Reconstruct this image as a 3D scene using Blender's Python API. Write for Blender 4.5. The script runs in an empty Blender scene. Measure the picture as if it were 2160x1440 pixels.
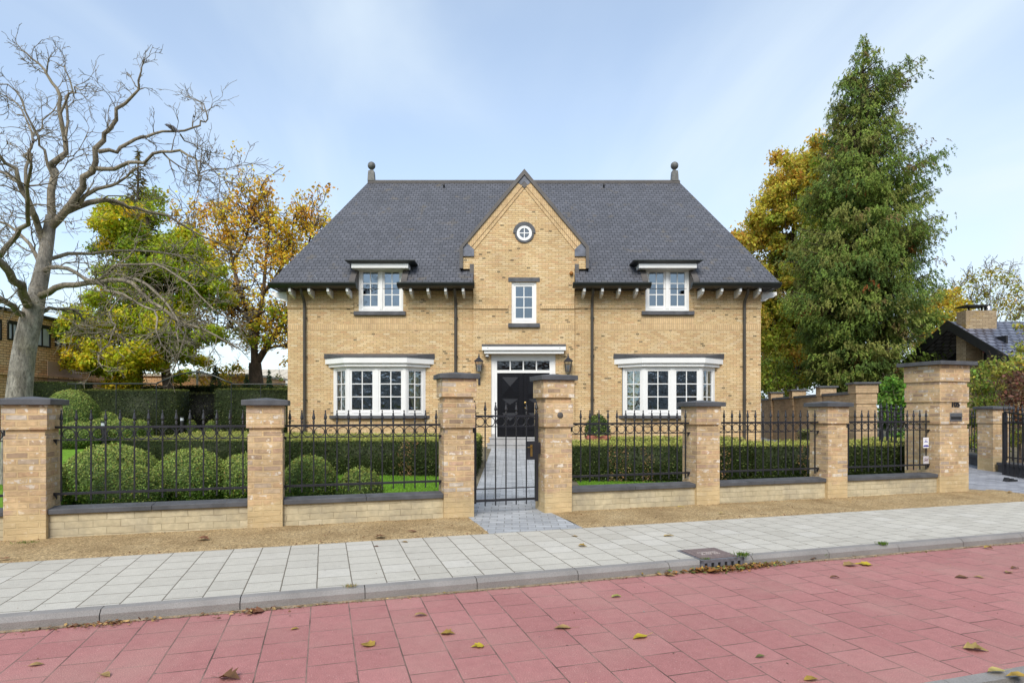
import bpy, math, random
import numpy as np
from mathutils import Vector, Matrix, noise

random.seed(7)
RNG = np.random.default_rng(11)
C = bpy.context.scene.collection
PI = math.pi
# measured from the photograph: 21.6 mm lens, eye height 1.54 m, horizon line at row 866 of 1440
F, CX, HY, EYE = 1296.0, 1080.0, 866.0, 1.54


def P(px, py, Y):
    return Vector(((px - CX) * Y / F, Y, EYE + (HY - py) * Y / F))


def HX(px, Y=20.0):
    return (px - CX) * Y / F


def HZ(py, Y=20.0):
    return EYE + (HY - py) * Y / F


# street / fence frame: u runs along the fence, n into the garden
TH = math.atan(0.3055)
FO = Vector((0, 9.03, 0))
UX, UY = math.cos(TH), math.sin(TH)


def FW(s, n, z=0.0):
    return Vector((FO.x + s * UX - n * UY, FO.y + s * UY + n * UX, z))


def to_sn(x, y):
    dx, dy = x - FO.x, y - FO.y
    return dx * UX + dy * UY, -dx * UY + dy * UX


def GP(px, py, z):                      # point of a level surface seen at a pixel
    Y = F * (EYE - z) / (py - HY)
    return Vector(((px - CX) * Y / F, Y, z))


def zg(x, y):                           # garden ground rises gently from the fence to the house
    n = to_sn(x, y)[1]
    return 0.037 * min(max(0.0, n - 0.1), 10.0)


# ------------------------------------------------------------------ objects
ORG = {}


def thing(name, label, cat, loc=(0, 0, 0), rotz=0.0, group=None):
    o = bpy.data.objects.new(name, None)
    C.objects.link(o)
    o.empty_display_size = 0.1
    o.location = loc
    o.rotation_euler = (0, 0, rotz)
    tag(o, label, cat, group)
    ORG[o.name] = Vector(loc)
    return o


def tag(o, label, cat, group=None, kind=None):
    o['label'] = label
    o['category'] = cat
    if group:
        o['group'] = group
    if kind:
        o['kind'] = kind
    return o


def struct(o, kind='structure'):
    o['kind'] = kind
    return o


class MB:
    def __init__(self, M=None):
        self.v, self.f, self.s = [], [], []
        self.M = M

    def add(self, vs, fs, smooth=False, M=None):
        b = len(self.v)
        M = M if M is not None else self.M
        for p in vs:
            p = Vector(p)
            self.v.append(M @ p if M is not None else p)
        for f in fs:
            self.f.append([i + b for i in f])
            self.s.append(smooth)
        return self

    def box(self, x0, x1, y0, y1, z0, z1, M=None):
        vs = [(x0, y0, z0), (x1, y0, z0), (x1, y1, z0), (x0, y1, z0), (x0, y0, z1), (x1, y0, z1), (x1, y1, z1), (x0, y1, z1)]
        fs = [(3, 2, 1, 0), (4, 5, 6, 7), (0, 1, 5, 4), (1, 2, 6, 5), (2, 3, 7, 6), (3, 0, 4, 7)]
        return self.add(vs, fs, False, M)

    def prism(self, pts, d0, d1, axis='y', M=None):
        # polygon given in two coordinates, extruded along the third
        n = len(pts)
        def mk(p, d):
            if axis == 'y':
                return (p[0], d, p[1])
            if axis == 'x':
                return (d, p[0], p[1])
            return (p[0], p[1], d)
        area = sum(pts[i][0] * pts[(i + 1) % n][1] - pts[(i + 1) % n][0] * pts[i][1] for i in range(n))
        if area < 0:
            pts = pts[::-1]
        vs = [mk(p, d0) for p in pts] + [mk(p, d1) for p in pts]
        a, b = list(range(n)), list(range(2 * n - 1, n - 1, -1))
        sides = [(i, i + n, (i + 1) % n + n, (i + 1) % n) for i in range(n)]
        fs = [a, b] + sides
        if axis == 'y':
            if d0 > d1:
                fs = [f[::-1] for f in fs]
        else:
            if d0 < d1:
                fs = [list(f)[::-1] for f in fs]
        return self.add(vs, fs, False, M)

    def tube(self, path, rad, n=6, smooth=True, cap=True, M=None):
        path = [Vector(p) for p in path]
        k = len(path)
        if not hasattr(rad, '__len__'):
            rad = [rad] * k
        vs, fs = [], []
        up = Vector((0.03, 0.05, 1))
        a = None
        for i in range(k):
            t = (path[min(i + 1, k - 1)] - path[max(i - 1, 0)])
            if t.length < 1e-9:
                t = Vector((0, 0, 1))
            t.normalize()
            if a is None:
                a = up if abs(t.dot(up.normalized())) < .9 else Vector((1, 0, 0))
            a = a - t * a.dot(t)
            if a.length < 1e-6:
                a = t.orthogonal()
            a.normalize()
            b = t.cross(a)
            for j in range(n):
                an = 2 * PI * j / n
                vs.append(path[i] + (a * math.cos(an) + b * math.sin(an)) * rad[i])
        for i in range(k - 1):
            for j in range(n):
                fs.append((i * n + j, i * n + (j + 1) % n, (i + 1) * n + (j + 1) % n, (i + 1) * n + j))
        self.add(vs, fs, smooth, M)
        if cap:
            self.add(vs[:n], [list(range(n))[::-1]], False, M)
            self.add(vs[-n:], [list(range(n))], False, M)
        return self

    def lathe(self, prof, c=(0, 0, 0), n=12, smooth=True, M=None, ph=0.0):
        vs, fs = [], []
        k = len(prof)
        for r, z in prof:
            for j in range(n):
                an = 2 * PI * j / n + ph
                vs.append((c[0] + r * math.cos(an), c[1] + r * math.sin(an), c[2] + z))
        for i in range(k - 1):
            for j in range(n):
                fs.append((i * n + j, i * n + (j + 1) % n, (i + 1) * n + (j + 1) % n, (i + 1) * n + j))
        self.add(vs, fs, smooth, M)
        self.add(vs[:n], [list(range(n))[::-1]], False, M)
        self.add(vs[-n:], [list(range(n))], False, M)
        return self

    def ell(self, c, rx, ry, rz, n=12, m=8, M=None):
        prof = [(math.sin(PI * i / m), -math.cos(PI * i / m)) for i in range(m + 1)]
        prof[0] = (0.02, -1)
        prof[-1] = (0.02, 1)
        vs, fs = [], []
        for r, z in prof:
            for j in range(n):
                an = 2 * PI * j / n
                vs.append((c[0] + rx * r * math.cos(an), c[1] + ry * r * math.sin(an), c[2] + rz * z))
        for i in range(m):
            for j in range(n):
                fs.append((i * n + j, i * n + (j + 1) % n, (i + 1) * n + (j + 1) % n, (i + 1) * n + j))
        return self.add(vs, fs, True, M)

    def ring(self, c, R, r, axis='y', n=20, m=5, M=None):
        vs, fs = [], []
        for i in range(n):
            a = 2 * PI * i / n
            for j in range(m):
                b = 2 * PI * j / m
                q = R + r * math.cos(b)
                o = r * math.sin(b)
                if axis == 'y':
                    vs.append((c[0] + q * math.cos(a), c[1] + o, c[2] + q * math.sin(a)))
                else:
                    vs.append((c[0] + q * math.cos(a), c[1] + q * math.sin(a), c[2] + o))
        for i in range(n):
            for j in range(m):
                fs.append((i * m + j, ((i + 1) % n) * m + j, ((i + 1) % n) * m + (j + 1) % m, i * m + (j + 1) % m))
        return self.add(vs, fs, True, M)

    def build(self, name, mat, parent=None, bevel=0.0, uvoff=None, world=True):
        org = Vector((0, 0, 0))
        q = parent
        if world and parent is not None:
            org = ORG.get(parent.name, Vector((0, 0, 0)))
        me = bpy.data.meshes.new(name)
        vs = [tuple(v - org) for v in self.v]
        me.from_pydata(vs, [], self.f)
        me.polygons.foreach_set('use_smooth', self.s)
        me.update()
        # metre-scaled box mapping
        uv = me.uv_layers.new(name='UVMap')
        ou = uvoff if uvoff is not None else (0, 0)
        data = np.zeros(len(me.loops) * 2, dtype=np.float32)
        for p in me.polygons:
            nx, ny, nz = p.normal
            h = math.hypot(nx, ny)
            for li in p.loop_indices:
                co = self.v[me.loops[li].vertex_index]
                if h < 0.08:
                    u, w = co.x, co.y
                else:
                    tx, ty = -ny / h, nx / h
                    u = co.x * tx + co.y * ty
                    w = co.x * (-nx * nz / h) + co.y * (-ny * nz / h) + co.z * h
                data[2 * li] = u + ou[0]
                data[2 * li + 1] = w + ou[1]
        uv.data.foreach_set('uv', data)
        if mat:
            me.materials.append(mat)
        o = bpy.data.objects.new(name, me)
        C.objects.link(o)
        if parent is not None:
            o.parent = parent
        ORG[o.name] = org
        if bevel:
            b = o.modifiers.new('bevel', 'BEVEL')
            b.width = bevel
            b.segments = 2
            b.limit_method = 'ANGLE'
        return o


def quad_object(name, V, Q, col, mat, parent=None, smooth=False):
    """fast mesh of quads: V (N,3), Q (M,4) indices, col (N,3) leaf colours"""
    org = ORG.get(parent.name, Vector((0, 0, 0))) if parent is not None else Vector((0, 0, 0))
    V = np.asarray(V, dtype=np.float32) - np.array(org, dtype=np.float32)
    me = bpy.data.meshes.new(name)
    me.vertices.add(len(V))
    me.vertices.foreach_set('co', V.ravel())
    Q = np.asarray(Q, dtype=np.int32)
    me.loops.add(Q.size)
    me.loops.foreach_set('vertex_index', Q.ravel())
    me.polygons.add(len(Q))
    me.polygons.foreach_set('loop_start', np.arange(0, Q.size, 4, dtype=np.int32))
    me.update(calc_edges=True)
    me.validate()
    a = me.attributes.new('Col', 'FLOAT_COLOR', 'POINT')
    c4 = np.ones((len(V), 4), dtype=np.float32)
    c4[:, :3] = col
    a.data.foreach_set('color', c4.ravel())
    me.materials.append(mat)
    o = bpy.data.objects.new(name, me)
    C.objects.link(o)
    if parent is not None:
        o.parent = parent
    ORG[o.name] = org
    return o


def unit(a):
    return a / np.maximum(np.linalg.norm(a, axis=1, keepdims=True), 1e-9)


def leaves(cen, axis, size, col, wid=0.5, nrm=None, jit=0.5):
    """one rhombic leaf per centre"""
    N = len(cen)
    ax = unit(axis + RNG.normal(size=(N, 3)) * jit)
    if nrm is None:
        r = RNG.normal(size=(N, 3))
    else:
        r = nrm + RNG.normal(size=(N, 3)) * 0.5
    b = unit(np.cross(ax, r))
    L = np.asarray(size).reshape(-1, 1) * 0.5
    up = unit(np.cross(b, ax)) * L * 0.15
    W = L * wid
    V = np.stack([cen - ax * L, cen + b * W + up, cen + ax * L, cen - b * W + up], axis=1).reshape(-1, 3)
    Q = np.arange(4 * N).reshape(-1, 4)
    return V, Q, np.repeat(col, 4, axis=0)


def join(parts):
    Vs, Qs, Cs, b = [], [], [], 0
    for V, Q, c in parts:
        Vs.append(V); Qs.append(np.asarray(Q) + b); Cs.append(c)
        b += len(V)
    return np.concatenate(Vs), np.concatenate(Qs), np.concatenate(Cs)


def vary(base, N, amt=0.2, hue=0.12):
    c = np.tile(np.array(base, dtype=np.float32), (N, 1))
    c *= 1 + RNG.normal(size=(N, 1)) * amt
    c *= 1 + RNG.normal(size=(N, 3)) * hue * 0.5
    return np.clip(c, 0.003, 0.9)


def pnoise(p, sc, seed=0.0):
    return np.array([noise.noise(Vector((a[0] * sc + seed, a[1] * sc, a[2] * sc))) for a in p])


# ------------------------------------------------------------------ materials
class NT:
    def __init__(self, name):
        self.m = bpy.data.materials.new(name)
        self.m.use_nodes = True
        self.t = self.m.node_tree
        self.b = self.t.nodes['Principled BSDF']
        self.out = self.t.nodes['Material Output']

    def n(self, typ, **kw):
        x = self.t.nodes.new(typ)
        for k, v in kw.items():
            if k.startswith('i_'):
                x.inputs[k[2:].replace('_', ' ')].default_value = v
            else:
                setattr(x, k, v)
        return x

    def l(self, a, b):
        self.t.links.new(a, b)

    def mix(self, fac, a, b, mode='MIX'):
        x = self.t.nodes.new('ShaderNodeMix')
        x.data_type = 'RGBA'
        x.blend_type = mode
        for idx, v in ((0, fac), (6, a), (7, b)):
            if hasattr(v, 'is_linked') or hasattr(v, 'links'):
                self.l(v, x.inputs[idx])
            elif idx == 0:
                x.inputs[0].default_value = v
            else:
                x.inputs[idx].default_value = (*v, 1) if len(v) == 3 else v
        return x.outputs[2]

    def ramp(self, fac, stops, interp='LINEAR'):
        x = self.t.nodes.new('ShaderNodeValToRGB')
        x.color_ramp.interpolation = interp
        e = x.color_ramp.elements
        while len(e) > 1:
            e.remove(e[0])
        e[0].position = stops[0][0]
        e[0].color = (*stops[0][1], 1)
        for p, c in stops[1:]:
            k = e.new(p)
            k.color = (*c, 1)
        self.l(fac, x.inputs[0])
        return x.outputs[0]

    def noise(self, vec, scale, detail=4, rough=0.55):
        x = self.n('ShaderNodeTexNoise')
        x.inputs['Scale'].default_value = scale
        x.inputs['Detail'].default_value = detail
        x.inputs['Roughness'].default_value = rough
        if vec is not None:
            self.l(vec, x.inputs['Vector'])
        return x.outputs['Fac']

    def uv(self):
        return self.n('ShaderNodeTexCoord').outputs['UV']

    def obj(self):
        return self.n('ShaderNodeTexCoord').outputs['Object']

    def geo(self):
        return self.n('ShaderNodeNewGeometry').outputs['Position']

    def bump(self, h, strength=0.3, dist=0.01):
        x = self.n('ShaderNodeBump')
        x.inputs['Strength'].default_value = strength
        x.inputs['Distance'].default_value = dist
        self.l(h, x.inputs['Height'])
        self.l(x.outputs[0], self.b.inputs['Normal'])


def g3(v):
    return (v, v, v)


def plain(name, col, rough=0.6, var=0.12, scale=3.0, bump=0.0, bscale=40.0, metal=0.0, spec=0.5, fine=0.0):
    t = NT(name)
    pos = t.geo()
    n1 = t.noise(pos, scale, 5)
    c = t.ramp(n1, [(0.3, tuple(x * (1 - var) for x in col)), (0.7, tuple(min(1, x * (1 + var)) for x in col))])
    if fine:
        n2 = t.noise(pos, 160.0, 2)
        f = t.ramp(n2, [(0.3, g3(1 - fine)), (0.7, g3(1 + fine))])
        c = t.mix(1.0, c, f, 'MULTIPLY')
    t.l(c, t.b.inputs['Base Color'])
    t.b.inputs['Roughness'].default_value = rough
    t.b.inputs['Metallic'].default_value = metal
    t.b.inputs['Specular IOR Level'].default_value = spec
    if bump:
        t.bump(t.noise(pos, bscale, 4), bump, 0.01)
    return t.m


def brick(name, bw, bh, stops, mortar, msize=0.01, rot=0.0, warp=0.0, blotch=0.15, bscale=1.2, bump=0.5, dist=0.008,
          rough=0.85, offset=0.5, fine=0.0, stain=None, smooth=0.2, specks=None, rand=0.0, headers=None, wash=None, joint2=None, gum=None):
    t = NT(name)
    vec = t.uv()
    if rot:
        mp = t.n('ShaderNodeMapping')
        mp.inputs['Rotation'].default_value = (0, 0, rot)
        t.l(vec, mp.inputs[0])
        vec = mp.outputs[0]
    base = vec
    if warp:
        nz = t.n('ShaderNodeTexNoise')
        nz.inputs['Scale'].default_value = 5.0
        t.l(vec, nz.inputs['Vector'])
        sub = t.n('ShaderNodeVectorMath', operation='SUBTRACT')
        t.l(nz.outputs['Color'], sub.inputs[0])
        sub.inputs[1].default_value = (.5, .5, .5)
        sc = t.n('ShaderNodeVectorMath', operation='SCALE')
        t.l(sub.outputs[0], sc.inputs[0])
        sc.inputs['Scale'].default_value = warp
        ad = t.n('ShaderNodeVectorMath', operation='ADD')
        t.l(vec, ad.inputs[0]); t.l(sc.outputs[0], ad.inputs[1])
        vec = ad.outputs[0]
    b = t.n('ShaderNodeTexBrick')
    b.offset = offset
    b.inputs['Scale'].default_value = 1.0
    b.inputs['Mortar Size'].default_value = msize
    b.inputs['Mortar Smooth'].default_value = smooth
    b.inputs['Brick Width'].default_value = bw
    b.inputs['Row Height'].default_value = bh
    b.inputs['Color1'].default_value = (0, 0, 0, 1)
    b.inputs['Color2'].default_value = (1, 1, 1, 1)
    b.inputs['Mortar'].default_value = (0.5, 0.5, 0.5, 1)
    t.l(vec, b.inputs['Vector'])
    c = t.ramp(b.outputs['Color'], stops)
    n1 = t.noise(base, 14.0, 4)
    c = t.mix(1.0, c, t.ramp(n1, [(0.25, g3(1 - blotch)), (0.75, g3(1 + blotch))]), 'MULTIPLY')
    if specks:
        n4 = t.noise(base, specks[0], 3, 0.6)
        f = t.ramp(n4, [(specks[1], g3(0)), (specks[1] + 0.06, g3(1))])
        c = t.mix(f, c, specks[2])
    if headers:
        b2 = t.n('ShaderNodeTexBrick')
        b2.offset = 0.5
        for k_, v_ in (('Scale', 1.0), ('Mortar Size', 0.0), ('Brick Width', bw * .5), ('Row Height', bh), ('Color1', (0, 0, 0, 1)), ('Color2', (1, 1, 1, 1))):
            b2.inputs[k_].default_value = v_
        t.l(vec, b2.inputs['Vector'])
        f = t.ramp(b2.outputs['Color'], [(0.0, g3(1)), (headers[0], g3(0))], 'CONSTANT')
        f2 = t.ramp(t.noise(base, 55.0, 3), [(0.35, g3(0.35)), (0.6, g3(1))])
        c = t.mix(t.mix(1.0, f, f2, 'MULTIPLY'), c, headers[1])
    if joint2:
        # joints are partly filled with pale grit, partly open and dark
        mcol = t.ramp(t.noise(base, joint2[0], 4), [(0.4, mortar), (0.62, joint2[1])])
        c = t.mix(b.outputs['Fac'], c, mcol)
    else:
        c = t.mix(b.outputs['Fac'], c, mortar)
    if wash:
        sp = t.n('ShaderNodeSeparateXYZ')
        t.l(base, sp.inputs[0])
        ad0 = t.n('ShaderNodeMath', operation='MULTIPLY_ADD')
        t.l(t.noise(base, 5.0, 4), ad0.inputs[0])
        ad0.inputs[1].default_value = 0.30
        t.l(sp.outputs[1], ad0.inputs[2])
        f = t.ramp(ad0.outputs[0], [(wash[0], g3(0.82)), (wash[0] + 0.10, g3(0))])
        c = t.mix(f, c, wash[1])
    n2 = t.noise(base, bscale, 5)
    c = t.mix(1.0, c, t.ramp(n2, [(0.3, g3(1 - blotch)), (0.7, g3(1 + blotch * .6))]), 'MULTIPLY')
    if stain:
        n3 = t.noise(base, stain[0], 6, 0.65)
        f = t.ramp(n3, [(stain[1], g3(0)), (stain[2], g3(stain[3]))])
        c = t.mix(f, c, stain[4])
    if gum:
        for sc_, r_, sd_ in ((1.7, .034, 0.0), (2.9, .030, 7.3)):
            mp2 = t.n('ShaderNodeMapping')
            mp2.inputs['Location'].default_value = (sd_, sd_ * .7, 0)
            t.l(base, mp2.inputs[0])
            vo = t.n('ShaderNodeTexVoronoi')
            vo.inputs['Scale'].default_value = sc_
            t.l(mp2.outputs[0], vo.inputs['Vector'])
            f = t.ramp(vo.outputs['Distance'], [(r_ * .6, g3(gum[0])), (r_, g3(0))])
            c = t.mix(f, c, gum[1])
    if fine:
        n5 = t.noise(base, 170.0, 2)
        c = t.mix(1.0, c, t.ramp(n5, [(0.3, g3(1 - fine)), (0.7, g3(1 + fine))]), 'MULTIPLY')
    t.l(c, t.b.inputs['Base Color'])
    t.b.inputs['Roughness'].default_value = rough
    t.b.inputs['Specular IOR Level'].default_value = 0.3
    inv = t.n('ShaderNodeMath', operation='SUBTRACT')
    inv.inputs[0].default_value = 1.0
    t.l(b.outputs['Fac'], inv.inputs[1])
    ad = t.n('ShaderNodeMath', operation='MULTIPLY_ADD')
    t.l(t.noise(base, 60.0, 4), ad.inputs[0])
    ad.inputs[1].default_value = 0.5
    t.l(inv.outputs[0], ad.inputs[2])
    hh = ad.outputs[0]
    if rand:
        a2 = t.n('ShaderNodeMath', operation='MULTIPLY_ADD')
        t.l(b.outputs['Color'], a2.inputs[0])
        a2.inputs[1].default_value = rand
        t.l(hh, a2.inputs[2])
        hh = a2.outputs[0]
    t.bump(hh, bump, dist)
    return t.m


def foliage(name, trans=0.3, rough=0.55, spec=0.3):
    t = NT(name)
    a = t.n('ShaderNodeAttribute')
    a.attribute_name = 'Col'
    t.l(a.outputs['Color'], t.b.inputs['Base Color'])
    t.b.inputs['Roughness'].default_value = rough
    t.b.inputs['Specular IOR Level'].default_value = spec
    tr = t.n('ShaderNodeBsdfTranslucent')
    t.l(a.outputs['Color'], tr.inputs[0])
    mx = t.n('ShaderNodeMixShader')
    mx.inputs[0].default_value = trans
    t.l(t.b.outputs[0], mx.inputs[1])
    t.l(tr.outputs[0], mx.inputs[2])
    t.l(mx.outputs[0], t.out.inputs[0])
    return t.m


def glass(name, refl=0.12, tint=(0.75, 0.8, 0.8), rough=0.0, wave=0.0):
    t = NT(name)
    tr = t.n('ShaderNodeBsdfTransparent')
    tr.inputs[0].default_value = (*tint, 1)
    gl = t.n('ShaderNodeBsdfGlossy')
    gl.inputs['Roughness'].default_value = rough
    gl.inputs[0].default_value = (0.72, 0.86, 1, 1)
    if wave:
        bp = t.n('ShaderNodeBump')
        bp.inputs['Strength'].default_value = wave
        bp.inputs['Distance'].default_value = 0.045
        t.l(t.noise(t.geo(), 5.0, 2), bp.inputs['Height'])
        t.l(bp.outputs[0], gl.inputs['Normal'])
    lw = t.n('ShaderNodeLayerWeight')
    lw.inputs[0].default_value = 0.35
    mp = t.n('ShaderNodeMapRange')
    mp.inputs['To Min'].default_value = refl
    mp.inputs['To Max'].default_value = 1.0
    t.l(lw.outputs['Fresnel'], mp.inputs[0])
    mx = t.n('ShaderNodeMixShader')
    t.l(mp.outputs[0], mx.inputs[0])
    t.l(tr.outputs[0], mx.inputs[1])
    t.l(gl.outputs[0], mx.inputs[2])
    t.l(mx.outputs[0], t.out.inputs[0])
    return t.m


HB_STOPS = [(0.0, (0.56, 0.36, 0.18)), (0.3, (0.62, 0.43, 0.215)),
            (0.6, (0.67, 0.485, 0.255)), (0.85, (0.71, 0.54, 0.315)), (0.95, (0.60, 0.36, 0.18)), (1.0, (0.70, 0.57, 0.36))]
M_HB = brick('buff_house_brick', 0.215, 0.0625, HB_STOPS, (0.37, 0.265, 0.145), 0.0085, blotch=0.15, bscale=0.9, bump=0.35, dist=0.006,
             stain=(0.7, 0.56, 0.8, 0.35, (0.46, 0.28, 0.14)), headers=(0.012, (0.10, 0.085, 0.05)), specks=(11.0, 0.66, (0.72, 0.60, 0.44)))
M_SOLDIER = brick('buff_soldier_brick', 0.19, 0.065, [(0, (0.55, 0.37, 0.19)), (0.4, (0.62, 0.435, 0.225)), (0.7, (0.66, 0.475, 0.255)), (1, (0.61, 0.41, 0.22))], (0.40, 0.28, 0.16), 0.008, rot=PI / 2, blotch=0.14, bump=0.35, dist=0.006, offset=0.0)
FB_STOPS = [(0.0, (0.36, 0.25, 0.17)), (0.1, (0.42, 0.29, 0.18)), (0.22, (0.58, 0.40, 0.22)), (0.38, (0.52, 0.33, 0.19)),
            (0.5, (0.62, 0.445, 0.25)), (0.62, (0.46, 0.34, 0.24)), (0.72, (0.50, 0.32, 0.21)), (0.84, (0.62, 0.45, 0.26)), (0.93, (0.42, 0.33, 0.26)), (1.0, (0.64, 0.55, 0.44))]
M_FB = brick('tan_pillar_brick', 0.225, 0.075, FB_STOPS, (0.62, 0.44, 0.24), 0.011, warp=0.020, blotch=0.26, bscale=2.0, bump=0.9, dist=0.016,
             wash=(0.43, (0.60, 0.455, 0.245)), specks=(8.0, 0.58, (0.70, 0.61, 0.50)), stain=(2.6, 0.56, 0.72, 0.4, (0.30, 0.22, 0.16)))
M_LOW = brick('limewashed_low_wall', 0.30, 0.085, [(0, (0.50, 0.42, 0.27)), (0.5, (0.54, 0.46, 0.30)), (1, (0.57, 0.49, 0.33))], (0.33, 0.265, 0.165), 0.005, warp=0.035,
              blotch=0.15, joint2=(4.0, (0.50, 0.43, 0.28)), bscale=2.0, bump=0.6, dist=0.01, stain=(1.7, 0.47, 0.66, 0.6, (0.27, 0.235, 0.18)), smooth=0.6)
M_OB = brick('orange_neighbour_brick', 0.30, 0.10, [(0, (0.70, 0.38, 0.17)), (0.5, (0.82, 0.50, 0.25)), (1, (0.86, 0.57, 0.32))], (0.30, 0.17, 0.09), 0.014, blotch=0.15)
M_RB = brick('tan_chimney_brick', 0.24, 0.075, [(0, (0.30, 0.22, 0.13)), (0.5, (0.38, 0.28, 0.17)), (1, (0.44, 0.34, 0.21))], (0.24, 0.18, 0.11), 0.012,
             stain=(1.4, 0.55, 0.7, 0.8, (0.36, 0.22, 0.03)))
M_GW = brick('garden_wall_brick', 0.22, 0.07, [(0, (0.36, 0.24, 0.13)), (0.4, (0.47, 0.32, 0.18)), (0.8, (0.53, 0.38, 0.22)), (1, (0.44, 0.28, 0.17))], (0.40, 0.29, 0.17), 0.010, blotch=0.18)
M_SLATE = brick('roof_slate', 0.19, 0.165, [(0, (0.084, 0.085, 0.095)), (0.35, (0.095, 0.096, 0.107)), (0.7, (0.104, 0.105, 0.118)), (1, (0.115, 0.116, 0.13))],
                (0.022, 0.023, 0.026), 0.009, blotch=0.11, bscale=0.5, bump=0.8, dist=0.015, rough=0.5,
                stain=(1.6, 0.58, 0.70, 0.55, (0.16, 0.13, 0.085)), rand=0.5)
M_TILE = brick('glazed_roof_tile', 0.30, 0.28, [(0, (0.10, 0.11, 0.15)), (1, (0.17, 0.18, 0.23))], (0.03, 0.03, 0.045), 0.04, bump=0.8, dist=0.03, rough=0.35)
M_PAVE = brick('pavement_slab', 0.30, 0.30, [(0, (0.43, 0.40, 0.34)), (0.15, (0.46, 0.43, 0.37)), (0.8, (0.485, 0.455, 0.39)), (1, (0.515, 0.485, 0.425))],
               (0.15, 0.13, 0.10), 0.0055, rot=PI / 2, blotch=0.07, bscale=0.6, bump=0.3, dist=0.005, fine=0.24, smooth=0.1, warp=0.006,
               stain=(2.0, 0.56, 0.74, 0.30, (0.30, 0.275, 0.23)), rough=0.9, gum=(0.75, (0.20, 0.19, 0.17)))
M_ROAD = brick('red_road_paver', 0.32, 0.305, [(0, (0.345, 0.146, 0.136)), (0.5, (0.368, 0.158, 0.147)), (1, (0.392, 0.173, 0.161))],
               (0.085, 0.055, 0.045), 0.0050, rot=PI / 2, blotch=0.09, bscale=0.5, bump=0.5, dist=0.005, fine=0.34, smooth=0.1, warp=0.006,
               stain=(0.9, 0.46, 0.75, 0.55, (0.41, 0.24, 0.20)), specks=(75.0, 0.63, (0.54, 0.33, 0.30)), joint2=(3.0, (0.25, 0.155, 0.13)), gum=(0.8, (0.13, 0.09, 0.09)), rough=0.88)
M_PATH = brick('bluestone_path', 0.21, 0.14, [(0, (0.30, 0.31, 0.32)), (0.5, (0.37, 0.38, 0.39)), (1, (0.44, 0.45, 0.46))], (0.20, 0.20, 0.19), 0.006, blotch=0.12, fine=0.08, bump=0.4)
M_DRIVE = brick('driveway_paver', 0.22, 0.14, [(0, (0.24, 0.245, 0.27)), (0.5, (0.30, 0.305, 0.33)), (1, (0.36, 0.365, 0.39))], (0.15, 0.15, 0.16), 0.006, blotch=0.15, fine=0.1, bump=0.4)

M_KERB = plain('kerb_concrete', (0.235, 0.22, 0.205), 0.9, 0.15, 2.5, 0.4, 90, fine=0.22)
M_BLUE = plain('bluestone', (0.078, 0.079, 0.085), 0.65, 0.3, 5.0, 0.25, 60, fine=0.12)
M_STONE = plain('pale_bluestone_step', (0.36, 0.35, 0.34), 0.8, 0.12, 5.0, 0.2, 60)
M_LEAD = plain('lead_sheet', (0.115, 0.125, 0.155), 0.5, 0.35, 6.0, 0.2, 12)
M_DARKLEAD = plain('weathered_zinc', (0.095, 0.085, 0.078), 0.6, 0.2, 3.0)
M_GUT = plain('dark_green_gutter', (0.020, 0.024, 0.022), 0.35, 0.2, 3.0)
M_PIPE = plain('bronze_pipe', (0.055, 0.047, 0.036), 0.45, 0.2, 3.0)
M_WHITE = plain('white_paint', (0.80, 0.79, 0.76), 0.4, 0.04, 2.0)
M_IRON = plain('black_iron', (0.014, 0.014, 0.019), 0.42, 0.3, 8.0, spec=0.6)
M_DOOR = plain('black_gloss_door', (0.006, 0.006, 0.008), 0.3, 0.2, 8.0, spec=0.3)
M_BRASS = plain('brass', (0.55, 0.36, 0.12), 0.3, 0.15, 20, metal=1.0)
M_STEEL = plain('brushed_steel', (0.42, 0.42, 0.43), 0.35, 0.1, 20, metal=1.0)
M_BLACK = plain('black_board', (0.012, 0.012, 0.013), 0.6, 0.2, 4)
M_FINIAL = plain('finial_lead', (0.12, 0.12, 0.11), 0.6, 0.35, 9.0)
M_RUST = plain('rusty_sensor', (0.30, 0.12, 0.02), 0.7, 0.4, 30)
M_TERRA = plain('terracotta', (0.38, 0.13, 0.085), 0.75, 0.2, 6)
M_PINK = plain('pink_garage_door', (0.58, 0.38, 0.27), 0.7, 0.06, 2)
M_PALE = plain('pale_cladding', (0.52, 0.46, 0.36), 0.8, 0.08, 2)
M_REDW = plain('red_frame', (0.22, 0.02, 0.03), 0.5, 0.1, 4)
M_SIGN = plain('white_sign_plate', (0.82, 0.82, 0.86), 0.35, 0.02, 4)
M_NAVY = plain('navy_print', (0.05, 0.05, 0.28), 0.5, 0.1, 10)
M_GREYP = plain('grey_name_plate', (0.52, 0.50, 0.52), 0.35, 0.06, 10)
M_SCRIPT = plain('maroon_script', (0.13, 0.05, 0.07), 0.5, 0.1, 10)
M_CURT = plain('olive_curtain', (0.88, 0.82, 0.42), 0.9, 0.12, 4)
M_BLIND = plain('pale_blind', (0.62, 0.72, 0.70), 0.9, 0.05, 4)
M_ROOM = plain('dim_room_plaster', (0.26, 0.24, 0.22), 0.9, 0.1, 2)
M_BRASSD = plain('drain_iron', (0.17, 0.125, 0.115), 0.7, 0.3, 30, 0.6, 90)
M_DRAING = plain('drain_grille_iron', (0.13, 0.13, 0.145), 0.6, 0.25, 20)
M_BIRD = plain('bird_plumage', (0.10, 0.10, 0.12), 0.8, 0.3, 60)
M_TWIG = plain('orange_stem', (0.42, 0.13, 0.05), 0.7, 0.2, 10)
M_LAMPG = glass('lantern_glass', 0.04, (0.98, 0.98, 0.97))
M_GBAY = glass('bay_glass', 0.22, (0.93, 0.95, 0.96), wave=0.45)
M_GUP = glass('upper_glass', 0.24, (0.5, 0.55, 0.6), wave=0.04)
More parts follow.
